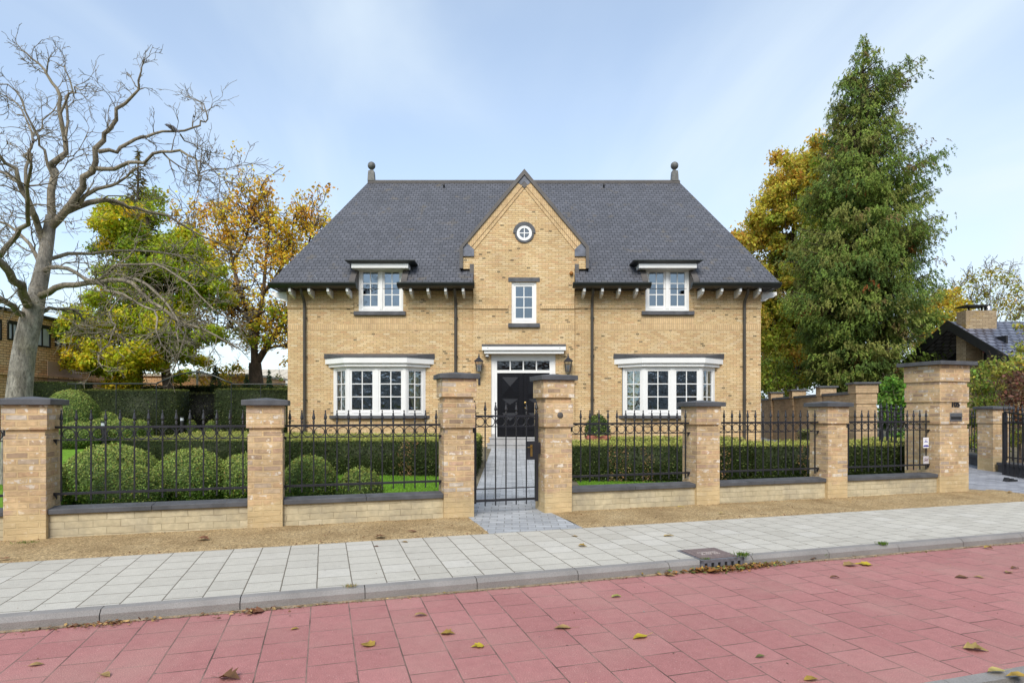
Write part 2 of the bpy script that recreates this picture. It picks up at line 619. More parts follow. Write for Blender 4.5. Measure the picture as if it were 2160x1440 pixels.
M_GDK = glass('transom_glass', 0.16, (0.25, 0.28, 0.32), wave=0.12)
M_GFAR = plain('far_window_glass', (0.50, 0.53, 0.58), 0.15, 0.1, 1)
M_FOL = foliage('leaf_foliage', 0.48)
M_HEDGE = foliage('hedge_foliage', 0.18, 0.6, 0.25)
M_NEEDLE = foliage('conifer_foliage', 0.38, 0.65, 0.2)
M_LEAF = foliage('fallen_leaf', 0.15, 0.6, 0.3)
M_GRASS = foliage('grass_blade', 0.35, 0.6, 0.2)


def bark(name, a, b, c, sc=6.0):
    t = NT(name)
    pos = t.geo()
    mp = t.n('ShaderNodeMapping')
    mp.inputs['Scale'].default_value = (1, 1, 0.35)
    t.l(pos, mp.inputs[0])
    n1 = t.noise(mp.outputs[0], sc, 6, 0.65)
    col = t.ramp(n1, [(0.3, a), (0.52, b), (0.7, c)])
    n2 = t.noise(pos, sc * 0.35, 4)
    f = t.ramp(n2, [(0.56, g3(0)), (0.72, g3(0.4))])
    col = t.mix(f, col, (0.23, 0.20, 0.075))
    n3 = t.noise(pos, sc * 1.6, 6, 0.7)
    col = t.mix(1.0, col, t.ramp(n3, [(0.3, g3(0.6)), (0.5, g3(1.0)), (0.7, g3(1.2))]), 'MULTIPLY')
    n4 = t.noise(mp.outputs[0], sc * 7, 5, 0.7)
    col = t.mix(1.0, col, t.ramp(n4, [(0.35, g3(0.5)), (0.5, g3(0.95)), (0.7, g3(1.25))]), 'MULTIPLY')
    v = t.n('ShaderNodeTexVoronoi')
    v.inputs['Scale'].default_value = sc * .9
    t.l(mp.outputs[0], v.inputs['Vector'])
    f3 = t.ramp(v.outputs['Distance'], [(0.05, g3(0.75)), (0.16, g3(0))])
    col = t.mix(f3, col, tuple(x * .5 for x in a))
    t.l(col, t.b.inputs['Base Color'])
    t.b.inputs['Roughness'].default_value = 0.9
    t.bump(t.noise(mp.outputs[0], sc * 4, 5), 0.6, 0.02)
    return t.m


M_BARKG = bark('grey_bark', (0.12, 0.105, 0.085), (0.27, 0.245, 0.205), (0.40, 0.37, 0.32), 6.0)
M_BARKT = bark('twig_bark', (0.12, 0.10, 0.07), (0.22, 0.185, 0.13), (0.32, 0.275, 0.20), 5.0)
M_BARKB = bark('brown_bark', (0.05, 0.035, 0.022), (0.10, 0.07, 0.045), (0.17, 0.12, 0.08), 5.0)


def lawn_mat():
    t = NT('lawn_turf')
    pos = t.geo()
    c = t.ramp(t.noise(pos, 3.0, 6, 0.7), [(0.3, (0.14, 0.28, 0.025)), (0.7, (0.20, 0.36, 0.04))])
    c = t.mix(1.0, c, t.ramp(t.noise(pos, 120, 3), [(0.3, g3(0.7)), (0.7, g3(1.3))]), 'MULTIPLY')
    t.l(c, t.b.inputs['Base Color'])
    t.b.inputs['Roughness'].default_value = 0.9
    t.b.inputs['Specular IOR Level'].default_value = 0.1
    t.bump(t.noise(pos, 90, 3), 0.8, 0.03)
    return t.m


def gravel_mat():
    t = NT('sandy_gravel')
    pos = t.geo()
    c = t.ramp(t.noise(pos, 1.6, 6, 0.65), [(0.3, (0.285, 0.195, 0.098)), (0.5, (0.40, 0.285, 0.148)), (0.7, (0.47, 0.35, 0.195))])
    v = t.n('ShaderNodeTexVoronoi')
    v.inputs['Scale'].default_value = 85
    t.l(pos, v.inputs['Vector'])
    bw = t.n('ShaderNodeRGBToBW')
    t.l(v.outputs['Color'], bw.inputs[0])
    c = t.mix(1.0, c, t.ramp(bw.outputs[0], [(0.15, g3(0.62)), (0.5, g3(1.0)), (0.85, g3(1.5))]), 'MULTIPLY')
    c = t.mix(1.0, c, t.ramp(t.noise(pos, 30, 4), [(0.3, g3(0.75)), (0.7, g3(1.2))]), 'MULTIPLY')
    t.l(c, t.b.inputs['Base Color'])
    t.b.inputs['Roughness'].default_value = 0.95
    t.b.inputs['Specular IOR Level'].default_value = 0.1
    t.bump(v.outputs['Distance'], 0.9, 0.012)
    return t.m


M_LAWN = lawn_mat()
M_GRAV = gravel_mat()
M_GRIT = plain('gutter_grit', (0.26, 0.195, 0.13), 0.95, 0.4, 14, 0.6, 60, fine=0.3)
M_SOIL = plain('garden_soil', (0.13, 0.11, 0.065), 0.95, 0.35, 1.5, 0.6, 30, fine=0.3)
# ================================================================== GROUND
def grid_strip(name, ss, ns, zf, mat, uvrot=False):
    mb = MB()
    vs, fs = [], []
    for n in ns:
        for s in ss:
            p = FW(s, n)
            vs.append((s, n, zf(s, n)))
    w = len(ss)
    for j in range(len(ns) - 1):
        for i in range(w - 1):
            fs.append((j * w + i, j * w + i + 1, (j + 1) * w + i + 1, (j + 1) * w + i))
    mb.add(vs, fs)
    o = mb.build(name, mat)
    o.location = FO
    o.rotation_euler = (0, 0, TH)
    return struct(o)


def lin(a, b, n):
    return [a + (b - a) * i / (n - 1) for i in range(n)]


N_GRAV, N_PAVE, N_KERB, N_ROAD2 = -1.18, -3.045, -3.165, -5.86
ROADZ = -0.10
# one sheet to the horizon: low under the road, rising gently through the garden
ns_ = [-900, -60, -12, -6.05, -6.0, 0.3, 0.34, 10.1, 40, 150, 900]
def gz(s, n):
    if n <= -6.05:
        return -0.07
    if n < 0.32:
        return -0.25
    return 0.037 * min(max(0, n - 0.1), 10.0)
ground = grid_strip('ground', [-900, -60, -20, 0, 20, 60, 900], ns_, gz, M_SOIL)

pav = grid_strip('pavement', lin(-40, 60, 11), [N_PAVE, N_GRAV], lambda s, n: 0.0, M_PAVE)
road = grid_strip('road', lin(-60, 80, 15), [N_ROAD2, N_KERB - 0.001], lambda s, n: ROADZ, M_ROAD)
# sandy strip with a gently uneven surface
def grz(s, n):
    e = min(1.0, (n - N_GRAV) / 0.12)
    return -0.004 + e * (0.014 + 0.014 * noise.noise(Vector((s * 1.7, n * 2.3, 3))) + 0.007 * noise.noise(Vector((s * 9, n * 9, 8))))
for a, b in ((-40.0, -0.66), (0.62, 9.75)):
    grid_strip('gravel_strip', lin(a, b, int((b - a) * 9)), lin(N_GRAV, 0.30, 14), grz, M_GRAV)
grid_strip('gravel_strip', lin(13.2, 40, 20), lin(N_GRAV, 0.30, 8), grz, M_GRAV)


def kerb(name, n0, n1, ztop, s0, s1, face):
    mb = MB()
    s = s0
    while s < s1:
        L = 1.0
        a, b = s + 0.004, s + L - 0.004
        dz = random.uniform(-0.003, 0.003)
        e = 0.035 if face < 0 else 0.012
        if face < 0:     # street side at n1 (lower n)
            prof = [(n1, -0.3), (n1, ztop - 0.035 + dz), (n1 + e, ztop + dz), (n0, ztop + 0.002), (n0, -0.3)]
        else:
            prof = [(n0, -0.3), (n0, ztop + dz), (n1 - e, ztop + dz), (n1, ztop - 0.012 + dz), (n1, -0.3)]
        mb.prism([(q[0], q[1]) for q in prof], a, b, 'x')
        s += L
    mb.box(s0, s1, min(n0, n1) + 0.02, max(n0, n1) - 0.02, -0.3, ztop - 0.04)
    o = mb.build(name, M_KERB)
    o.location = FO
    o.rotation_euler = (0, 0, TH)
    return struct(o)


kerb('kerb', N_PAVE, N_KERB, 0.0, -40.3, 59.7, -1)
kerb('kerb', N_ROAD2 - 0.11, N_ROAD2, -0.065, -40.1, 59.9, 1)

def lawn(pts, nx=10, ny=8):
    # four corners, draped 6 mm above the soil
    a, b, c, d = [Vector((*p, 0)) for p in pts]
    mb = MB()
    vs = []
    for j in range(ny + 1):
        for i in range(nx + 1):
            p = a.lerp(b, i / nx).lerp(d.lerp(c, i / nx), j / ny)
            vs.append((p.x, p.y, zg(p.x, p.y) + .006))
    mb.add(vs, [(j * (nx + 1) + i, j * (nx + 1) + i + 1, (j + 1) * (nx + 1) + i + 1, (j + 1) * (nx + 1) + i) for j in range(ny) for i in range(nx)])
    return struct(mb.build('lawn', M_LAWN))


def lf(x, o=.46):
    return 9.03 + .3055 * x + o


lawn(((-14, lf(-14)), (-.78, lf(-.78)), (-.78, 12.95), (-14, 13.7)), 24, 8)
lawn(((-26, 13.75), (-8.8, 13.75), (-8.8, 23), (-24, 23)))
lawn(((1.32, lf(1.32)), (7.4, lf(7.4)), (8.0, 12.5), (1.32, 12.5)), 14, 6)
# grit washed into the angle of kerb and road
mb = MB()
vs = []
ss = lin(-14, 24, 420)
for s in ss:
    w_ = .03 + .035 * abs(noise.noise(Vector((s * .8, 2, 0)))) * 2 + .025 * abs(noise.noise(Vector((s * 6, 5, 0))))
    vs += [(s, N_KERB - .001, ROADZ + .010), (s, N_KERB - w_, ROADZ + .003)]
mb.add(vs, [(2 * i, 2 * i + 1, 2 * i + 3, 2 * i + 2) for i in range(len(ss) - 1)])
o = mb.build('gutter_sand', M_GRIT)
o.location = FO
o.rotation_euler = (0, 0, TH)
struct(o)
# garden path: front apron, then straight to the steps
mb = MB()
def fp(s, n, dz=0.0):
    p = FW(s, n)
    return (p.x, p.y, zg(p.x, p.y) + dz)
mb.add([fp(-.66, N_GRAV, 0.001), fp(.62, N_GRAV, 0.001), fp(.62, 0.12, 0.012), fp(-.66, 0.12, 0.012)], [(0, 1, 2, 3)])
apron = mb.build('path_apron', M_PATH)
struct(apron)
mb = MB()
rows = []
for t in lin(0, 1, 14):
    Y = 9.35 + (19.25 - 9.35) * t
    xl = -0.66 + 0.02 * t
    xr = 0.62 + 0.95 * t
    if t == 0:
        for x in (xl, xr):
            yy = 9.03 + 0.3055 * x + 0.125
            rows.append((x, yy, zg(x, yy) + 0.012))
    else:
        rows += [(xl, Y, zg(xl, Y) + 0.012), (xr, Y, zg(xr, Y) + 0.012)]
mb.add(rows, [(2 * i, 2 * i + 1, 2 * i + 3, 2 * i + 2) for i in range(13)])
struct(mb.build('garden_path', M_PATH))

# driveway: flush with the pavement, climbs with the garden
mb = MB()
rows = []
for t in lin(0, 1, 22):
    n = N_GRAV + t * 17
    a = FW(9.76 if n < 0.3 else 9.1 + 0.22 * n, n)
    b = FW(13.19 if n < 0.3 else 12.4 + 0.4 * n, n)
    for p in (a, b):
        rows.append((p.x, p.y, zg(p.x, p.y) + 0.008))
mb.add(rows, [(2 * i, 2 * i + 1, 2 * i + 3, 2 * i + 2) for i in range(21)])
struct(mb.build('driveway', M_DRIVE))
mb = MB()
mb.add([(x, y, zg(x, y) + 0.016) for x, y in ((6.2, 17.2), (9.9, 17.2), (11.2, 27), (8.4, 27), (8.4, 19.9), (6.2, 19.9))], [(0, 1, 2, 3, 4, 5)])
struct(mb.build('terrace', M_DRIVE))

# ================================================================== FRONT FENCE
def fence_thing(name, label, cat, s, n=0.0, group=None, z=0.0):
    t = thing(name, label, cat, FW(s, n, z), TH, group)
    return t


def lbuild(mb, name, mat, parent, **kw):
    return mb.build(name, mat, parent, world=False, **kw)


def cap(mb, w, d, z0, over, th, rise):
    x0, x1, y0, y1 = -over, w + over, -over, d + over
    vs = [(x0, y0, z0), (x1, y0, z0), (x1, y1, z0), (x0, y1, z0), (x0, y0, z0 + th), (x1, y0, z0 + th), (x1, y1, z0 + th), (x0, y1, z0 + th),
          ((x0 + x1) / 2, (y0 + y1) / 2, z0 + th + rise)]
    mb.add(vs, [(3, 2, 1, 0), (0, 1, 5, 4), (1, 2, 6, 5), (2, 3, 7, 6), (3, 0, 4, 7), (4, 5, 8), (5, 6, 8), (6, 7, 8), (7, 4, 8)])


def pillar(name, label, s, w, d, bands, ztop, over=0.07, group='brick pillars of the front fence', mat=None, z=0.0):
    """bands: (z0, z1, projection)"""
    t = fence_thing(name, label, 'pillar', s, 0.0, group, z)
    mb = MB()
    for i, (a, b, p) in enumerate(bands):
        mb.box(-p, w + p, -p, d + p, a, b)
    lbuild(mb, 'shaft', mat or M_FB, t, uvoff=(random.random() * 5, 0), bevel=0.006)
    mb = MB()
    cap(mb, w, d, bands[-1][1], over, 0.07, 0.035)
    lbuild(mb, 'cap', M_BLUE, t, bevel=0.006)
    return t


G_P = 'brick pillars of the front fence'
W0 = 0.43
SMALL = [(-0.3, 1.10, 0.0), (1.10, 1.175, 0.0), (1.175, 1.25, -0.016), (1.25, 1.315, -0.004), (1.315, 1.61, 0.018)]
SMALL = [(-0.3, 1.24, 0.0), (1.24, 1.315, -0.016), (1.315, 1.61, 0.016)]
GATE = [(-0.3, 1.22, 0.0), (1.22, 1.295, -0.016), (1.295, 1.665, 0.014), (1.665, 1.735, -0.010), (1.735, 2.0, 0.028)]
BIG = [(-0.3, 1.20, 0.0), (1.20, 1.29, -0.018), (1.29, 1.60, 0.004), (1.60, 1.705, -0.018), (1.705, 1.985, 0.004), (1.985, 2.09, -0.018), (2.09, 2.40, 0.012)]
S_P = [-6.243, -3.592, -1.009, 0.512, 3.133, 5.762, 8.355]
pillar('brick_pillar', 'short brick pillar at the far left, in front of the bare grey trunk', S_P[0], W0, W0, SMALL, 1.61)
pillar('brick_pillar', 'short brick pillar overlapping the left corner of the villa', S_P[1], W0, W0, SMALL, 1.61)
pillar('brick_pillar', 'mid-height brick pillar on the hinge side of the iron garden gate', S_P[2], 0.44, W0, GATE, 2.0)
pillar('brick_pillar', 'mid-height brick pillar with the round bell push, on the lock side of the gate', S_P[3], 0.44, W0, GATE, 2.0)
pillar('brick_pillar', 'short brick pillar covering the lower right of the right bay window', S_P[4], W0, W0, SMALL, 1.61)
pillar('brick_pillar', 'short brick pillar next to the railing with the white sign', S_P[5], W0, W0, SMALL, 1.61)
pbig = pillar('letterbox_pillar', 'tallest brick pillar carrying house number 105 and a steel letter slot', S_P[6], 0.73, 0.73, BIG, 2.4, over=0.10)
pillar('brick_pillar', 'brick pillar cut off by the left edge of the photo', -8.905, W0, W0, SMALL, 1.61)

# bell push on the lock-side pillar
pr = [o for o in C.objects if o.get('label', '').startswith('mid-height brick pillar with the round')][0]
mb = MB()
mb.lathe([(0.045, 0), (0.045, 0.012), (0.03, 0.018), (0.0, 0.018)], (0, 0, 0), 16, M=Matrix.Translation((0.24, -0.012, 1.475)) @ Matrix.Rotation(PI / 2, 4, 'X'))
lbuild(mb, 'bell_push', M_DARKLEAD, pr)
# letter slot and number on the tall pillar
mb = MB()
mb.box(0.235, 0.545, -0.014, 0.02, 1.345, 1.50)
slot = lbuild(mb, 'letter_slot', M_STEEL, pbig, bevel=0.004)
mb = MB()
mb.box(0.265, 0.515, -0.0175, -0.010, 1.375, 1.425)
lbuild(mb, 'slot_opening', M_BLACK, slot)
mb = MB()
mb.box(0.262, 0.518, -0.030, -0.014, 1.428, 1.47, M=None)
lbuild(mb, 'slot_flap', M_STEEL, slot)


def text_obj(name, body, size, mat, parent, M, depth=0.004, shear=0.0, bold=0.0):
    cu = bpy.data.curves.new(name, 'FONT')
    cu.body = body
    cu.size = size
    cu.extrude = depth
    cu.shear = shear
    cu.offset = bold
    cu.align_x = 'CENTER'
    cu.align_y = 'CENTER'
    tmp = bpy.data.objects.new(name + '_tmp', cu)
    C.objects.link(tmp)
    dg = bpy.context.evaluated_depsgraph_get()
    me = bpy.data.meshes.new_from_object(tmp.evaluated_get(dg))
    bpy.data.objects.remove(tmp)
    bpy.data.curves.remove(cu)
    me.transform(M)
    me.materials.clear()
    me.materials.append(mat)
    o = bpy.data.objects.new(name, me)
    C.objects.link(o)
    if parent is not None:
        o.parent = parent
    return o


RX = Matrix.Rotation(PI / 2, 4, 'X')
text_obj('house_number', '105', 0.145, M_BLACK, pbig, Matrix.Translation((0.40, 0.012, 1.655)) @ RX, 0.01, bold=0.004)

# low limewashed walls with bluestone coping
def low_wall(s0, s1, label):
    t = fence_thing('low_wall', label, 'wall', s0, 0.0, 'low walls of the front fence')
    L = s1 - s0
    mb = MB()
    mb.box(0.001, L - 0.001, 0.065, 0.365, -0.3, 0.295)
    lbuild(mb, 'wall', M_LOW, t, uvoff=(random.random() * 4, random.random()))
    mb = MB()
    half = L / 2
    for a, b in ((0.002, half - 0.002), (half + 0.002, L - 0.002)):
        pr_ = [(0.03, 0.295), (0.03, 0.355), (0.215, 0.375), (0.40, 0.355), (0.40, 0.295)]
        mb.prism(pr_, a, b, 'x')
    lbuild(mb, 'coping', M_BLUE, t, bevel=0.006)
    return t


edges = [(-8.475, S_P[0]), (S_P[0] + W0, S_P[1]), (S_P[1] + W0, S_P[2]), (S_P[3] + .44, S_P[4]), (S_P[4] + W0, S_P[5]), (S_P[5] + W0, S_P[6])]
wl = ['low limewashed wall at the left edge, beyond the leftmost whole pillar',
      'long low limewashed wall in front of the big clipped box domes',
      'low limewashed wall with an orange stem leaning on it, left of the gate',
      'low limewashed wall right of the gate, a yellow leaf at its foot',
      'low limewashed wall below the railing in front of the villa right corner',
      'low limewashed wall beside the tall letterbox pillar']
for (a, b), l in zip(edges, wl):
    low_wall(a, b, l)


# iron railing: rails, spear bars, rings, wall brackets
def spear_prof(z, k=1.0):
    return [(0.0075 * k, z - 0.02), (0.010 * k, z), (0.016 * k, z + 0.006), (0.016 * k, z + 0.016), (0.010 * k, z + 0.020), (0.018 * k, z + 0.028), (0.018 * k, z + 0.036),
            (0.009 * k, z + 0.046), (0.012 * k, z + 0.054), (0.023 * k, z + 0.074), (0.021 * k, z + 0.085), (0.008 * k, z + 0.155), (0.0065 * k, z + 0.165), (0.011 * k, z + 0.173), (0.011 * k, z + 0.18), (0.002, z + 0.189)]


def dup(o, loc):
    d = o.copy()
    C.objects.link(d)
    d.location = Vector(loc)
    return d


RAILY = 0.215


def iron_panel(s0, s1, label, nb=14, z=0.0):
    L = s1 - s0
    t = fence_thing('iron_railing', label, 'railing', s0, RAILY, 'black iron railings of the front fence', z)
    def rail(nm, z0, z1, h):
        mb = MB()
        mb.box(-0.045, L + 0.045, -h, h, z0, z1)
        lbuild(mb, nm, M_IRON, t)
    rail('top_rail', 1.322, 1.352, 0.016)
    rail('middle_rail', 1.170, 1.182, 0.015)
    rail('bottom_rail', 0.505, 0.535, 0.016)
    sp = L / nb
    bar0 = ring0 = br0 = None
    for i in range(nb):
        x = sp * (i + 0.5)
        if bar0 is None:
            mb = MB()
            mb.box(-0.0085, 0.0085, -0.0085, 0.0085, 0.43, 1.37)
            mb.lathe(spear_prof(1.362), (0, 0, 0), 8)
            bar0 = lbuild(mb, 'bar', M_IRON, t)
            bar0.location = (x, 0, 0)
        else:
            dup(bar0, (x, 0, 0)).parent = t
        if i < nb - 1:
            if ring0 is None:
                mb = MB()
                mb.ring((0, 0, 1.252), min(sp / 2 - 0.013, 0.066), 0.0062)
                ring0 = lbuild(mb, 'ring', M_IRON, t)
                ring0.location = (x + sp / 2, 0, 0)
            else:
                dup(ring0, (x + sp / 2, 0, 0)).parent = t
    for x, sg in ((0.0, 1), (L, -1)):
        for zz in (1.170, 0.505):
            if br0 is None:
                mb = MB()
                mb.prism([(-0.03, 0), (0.0, 0), (0.0, -0.05)], -0.012, 0.012, 'y')
                mb.box(-0.035, 0.0, -0.015, 0.015, 0, 0.02)
                br0 = lbuild(mb, 'bracket', M_IRON, t)
                br0.location = (x + 0.034, -0.0, zz)
            else:
                d = dup(br0, (x + 0.034 * sg, 0, zz))
                d.parent = t
                if sg < 0:
                    d.rotation_euler = (0, 0, PI)
    return t


pl = ['black iron railing at the left edge, beyond the leftmost whole pillar',
      'black spear-topped railing in front of the big clipped box domes',
      'black spear-topped railing in front of two small box domes and lawn, left of the gate',
      'black spear-topped railing in front of the potted box ball, right of the gate',
      'black spear-topped railing before the right corner of the villa',
      'black spear-topped railing carrying the white security sign']
panels = []
for (a, b), l in zip(edges, pl):
    panels.append(iron_panel(a, b, l))

# garden gate
GS0, GS1 = S_P[2] + 0.44, S_P[3]
gw = GS1 - GS0
gt = fence_thing('garden_gate', 'narrow black iron garden gate with spear tips and ring frieze', 'gate', GS0, 0.20)
mb = MB()
mb.box(0.03, 0.075, -0.022, 0.022, 0.17, 1.50)
mb.lathe(spear_prof(1.50, 1.25), (0.0525, 0, 0), 8)
lbuild(mb, 'stile', M_IRON, gt)
mb = MB()
mb.box(gw - 0.085, gw - 0.04, -0.022, 0.022, 0.17, 1.50)
mb.lathe(spear_prof(1.50, 1.25), (gw - 0.0625, 0, 0), 8)
lbuild(mb, 'stile', M_IRON, gt)
for nm, a, b in (('top_rail', 1.445, 1.475), ('middle_rail', 1.298, 1.312), ('thin_rail', 0.375, 0.389), ('bottom_rail', 0.19, 0.225)):
    mb = MB()
    mb.box(0.075, gw - 0.085, -0.014, 0.014, a, b)
    lbuild(mb, nm, M_IRON, gt)
sp = (gw - 0.115) / 6
b0 = r0 = None
for i in range(6):
    x = 0.0525 + sp * (i + 1)
    if i < 5:
        if b0 is None:
            mb = MB()
            mb.box(-0.008, 0.008, -0.008, 0.008, 0.13, 1.48)
            mb.lathe(spear_prof(1.48, 1.05), (0, 0, 0), 8)
            b0 = lbuild(mb, 'bar', M_IRON, gt)
            b0.location = (x, 0, 0)
        else:
            dup(b0, (x, 0, 0)).parent = gt
    if r0 is None:
        mb = MB()
        mb.ring((0, 0, 1.379), 0.066, 0.0065)
        r0 = lbuild(mb, 'ring', M_IRON, gt)
        r0.location = (x - sp / 2, 0, 0)
    else:
        dup(r0, (x - sp / 2, 0, 0)).parent = gt
mb = MB()
mb.box(gw - 0.215, gw - 0.085, -0.03, 0.03, 0.80, 1.08)
mb.box(gw - 0.042, gw - 0.004, -0.03, 0.03, 0.89, 1.06)
lock = lbuild(mb, 'lock_case', M_IRON, gt, bevel=0.004)
mb = MB()
mb.box(gw - 0.172, gw - 0.138, -0.038, -0.03, 0.85, 1.03)
lbuild(mb, 'escutcheon', M_BRASS, lock)
mb = MB()
mb.tube([(gw - 0.155, -0.03, 0.995), (gw - 0.155, -0.085, 0.995), (gw - 0.235, -0.09, 0.992)], 0.008, 8)
lbuild(mb, 'handle', M_BRASS, lock)
for z in (0.32, 1.25):
    mb = MB()
    mb.box(-0.02, 0.03, -0.012, 0.012, z, z + 0.05)
    lbuild(mb, 'hinge', M_IRON, gt)

# sign plates hung on the last railing
sx = edges[5][1] - 0.115
sg = fence_thing('security_sign', 'small white security sign with two navy triangles on the railing', 'sign', sx, RAILY - 0.028)
mb = MB()
mb.box(-0.066, 0.066, -0.003, 0.003, 0.84, 1.035)
lbuild(mb, 'plate', M_SIGN, sg)
mb = MB()
mb.prism([(-0.045, 0.945), (-0.012, 0.945), (-0.006, 0.985), (-0.014, 0.985)], -0.006, -0.003, 'y')
mb.prism([(0.002, 0.945), (0.042, 0.945), (0.014, 0.98)], -0.006, -0.003, 'y')
lbuild(mb, 'triangle_emblem', M_NAVY, sg)
mb = MB()
mb.box(-0.064, 0.064, -0.006, -0.003, 0.862, 0.884)
mb.box(-0.045, 0.045, -0.006, -0.003, 0.8845, 0.894)
lbuild(mb, 'footer_band', M_NAVY, sg)
mb = MB()
for zz, w in ((1.012, 0.045), (0.998, 0.04)):
    for k in range(9):
        x = -w + k * w * 2 / 9
        mb.box(x, x + w * 2 / 9 * 0.7, -0.006, -0.003, zz - 0.004, zz + random.uniform(0.0, 0.003))
lbuild(mb, 'small_lettering', M_GREYP, sg)
np_ = fence_thing('name_plate', 'small grey plate with maroon script hung below the security sign', 'sign', sx, RAILY - 0.028)
mb = MB()
mb.box(-0.066, 0.066, -0.003, 0.003, 0.54, 0.685)
lbuild(mb, 'plate', M_GREYP, np_)
text_obj('script', 'Sid', 0.082, M_SCRIPT, np_, Matrix.Translation((-0.012, -0.004, 0.615)) @ RX, 0.002, shear=0.5)

# opened driveway gate leaves
def gate_leaf(label, a, b):
    a, b = Vector(a), Vector(b)
    d = b - a
    t = thing('driveway_gate', label, 'gate', (a.x, a.y, zg(a.x, a.y)), math.atan2(d.y, d.x), 'opened driveway gate leaves')
    L = d.length
    for x in (0.0, L - 0.06):
        mb = MB()
        mb.box(x, x + 0.06, -0.03, 0.03, 0.03, 1.50)
        mb.lathe(spear_prof(1.50, 1.3), (x + 0.03, 0, 0), 8)
        lbuild(mb, 'stile', M_IRON, t)
    for nm, z0, z1 in (('bottom_rail', 0.06, 0.10), ('lower_rail', 0.30, 0.32), ('middle_rail', 1.25, 1.265)):
        mb = MB()
        mb.box(0.06, L - 0.06, -0.015, 0.015, z0, z1)
        lbuild(mb, nm, M_IRON, t)
    mb = MB()
    k = 10
    for i in range(k):
        x0, x1 = 0.06 + (L - 0.12) * i / k, 0.06 + (L - 0.12) * (i + 1) / k
        z0 = 1.40 + 0.10 * (x0 / L) ** 2
        z1 = 1.40 + 0.10 * (x1 / L) ** 2
        mb.prism([(x0, z0), (x1, z1), (x1, z1 + 0.035), (x0, z0 + 0.035)], -0.015, 0.015, 'y')
    lbuild(mb, 'top_rail', M_IRON, t)
    nb = int((L - 0.12) / 0.145)
    for i in range(nb):
        x = 0.06 + (L - 0.12) * (i + 1) / (nb + 1)
        zt = 1.43 + 0.10 * (x / L) ** 2
        mb = MB()
        mb.box(x - 0.009, x + 0.009, -0.009, 0.009, 0.05, zt)
        mb.lathe(spear_prof(zt, 1.1), (x, 0, 0), 8)
        lbuild(mb, 'bar', M_IRON, t)
        mb = MB()
        mb.ring((x - (L - 0.12) / (nb + 1) / 2, 0, 1.33), 0.06, 0.0065)
        lbuild(mb, 'ring', M_IRON, t)
    return t


gate_leaf('opened iron driveway gate leaf in front of the laurel, behind the tall pillar', (8.43, 12.42, 0), (8.22, 13.72, 0))
gate_leaf('opened iron driveway gate leaf at the right edge by the mixed shrubs', (11.16, 12.55, 0), (11.36, 14.2, 0))
p = GP(2130, 1016, 0.02)
gs = thing('gate_stop', 'low dark grey gate stop on the driveway paving', 'gate stop', (p.x, p.y, 0.02), 0.3)
mb = MB()
mb.prism([(-0.16, 0), (0.17, 0), (0.17, 0.05), (0.02, 0.055), (-0.10, 0.10)], -0.05, 0.05, 'y')
lbuild(mb, 'base', M_BLACK, gs, bevel=0.005)
mb = MB()
mb.box(0.03, 0.10, -0.02, 0.02, 0.05, 0.075)
lbuild(mb, 'catch', M_STEEL, gs)

# side boundary between driveway and shrubs: pillar, low walls, railings
def bound(name, label, a, b, group):
    a, b = Vector((*a, 0)), Vector((*b, 0))
    d = b - a
    t = thing(name, label, 'railing' if 'railing' in name else 'wall', (a.x, a.y, zg(a.x, a.y)), math.atan2(d.y, d.x), group)
    return t, d.length


for a, b, lw, lr in (((11.72, 12.7), (11.78, 14.7), 'low boundary wall behind the right driveway gate leaf', 'iron boundary railing behind the right driveway gate leaf'),
                     ((11.98, 15.15), (12.6, 17.6), 'low boundary wall receding behind the small driveway pillar', 'iron boundary railing receding behind the small driveway pillar')):
    t, L = bound('boundary_wall', lw, a, b, 'low boundary walls of the driveway')
    mb = MB(); mb.box(0, L, -0.15, 0.15, -0.3, 0.24)
    lbuild(mb, 'wall', M_BLUE, t)
    mb = MB(); mb.box(0, L, -0.19, 0.19, 0.24, 0.31)
    lbuild(mb, 'coping', M_BLUE, t, bevel=0.006)
    t, L = bound('boundary_railing', lr, a, b, 'boundary railings of the driveway')
    for nm, z0, z1 in (('top_rail', 1.26, 1.29), ('middle_rail', 1.12, 1.132), ('bottom_rail', 0.42, 0.45)):
        mb = MB(); mb.box(-0.02, L + 0.02, -0.015, 0.015, z0, z1)
        lbuild(mb, nm, M_IRON, t)
    nb = int(L / 0.155)
    bb = None
    for i in range(nb):
        x = L * (i + .5) / nb
        if bb is None:
            mb = MB(); mb.box(-.0085, .0085, -.0085, .0085, 0.36, 1.30); mb.lathe(spear_prof(1.29), (0, 0, 0), 8)
            bb = lbuild(mb, 'bar', M_IRON, t); bb.location = (x, 0, 0)
        else:
            dup(bb, (x, 0, 0)).parent = t
pb = thing('brick_pillar', 'small brick pillar on the far side of the driveway', 'pillar', (11.55, 14.75, zg(11.6, 14.9)), 0.12, None)
mb = MB()
for a, b, pj in ((-0.2, 1.16, 0), (1.16, 1.50, 0.018)):
    mb.box(-pj, .43 + pj, -pj, .43 + pj, a, b)
lbuild(mb, 'shaft', M_FB, pb, uvoff=(1.3, 0))
mb = MB(); cap(mb, .43, .43, 1.50, 0.07, 0.06, 0.02)
lbuild(mb, 'cap', M_BLUE, pb, bevel=0.006)

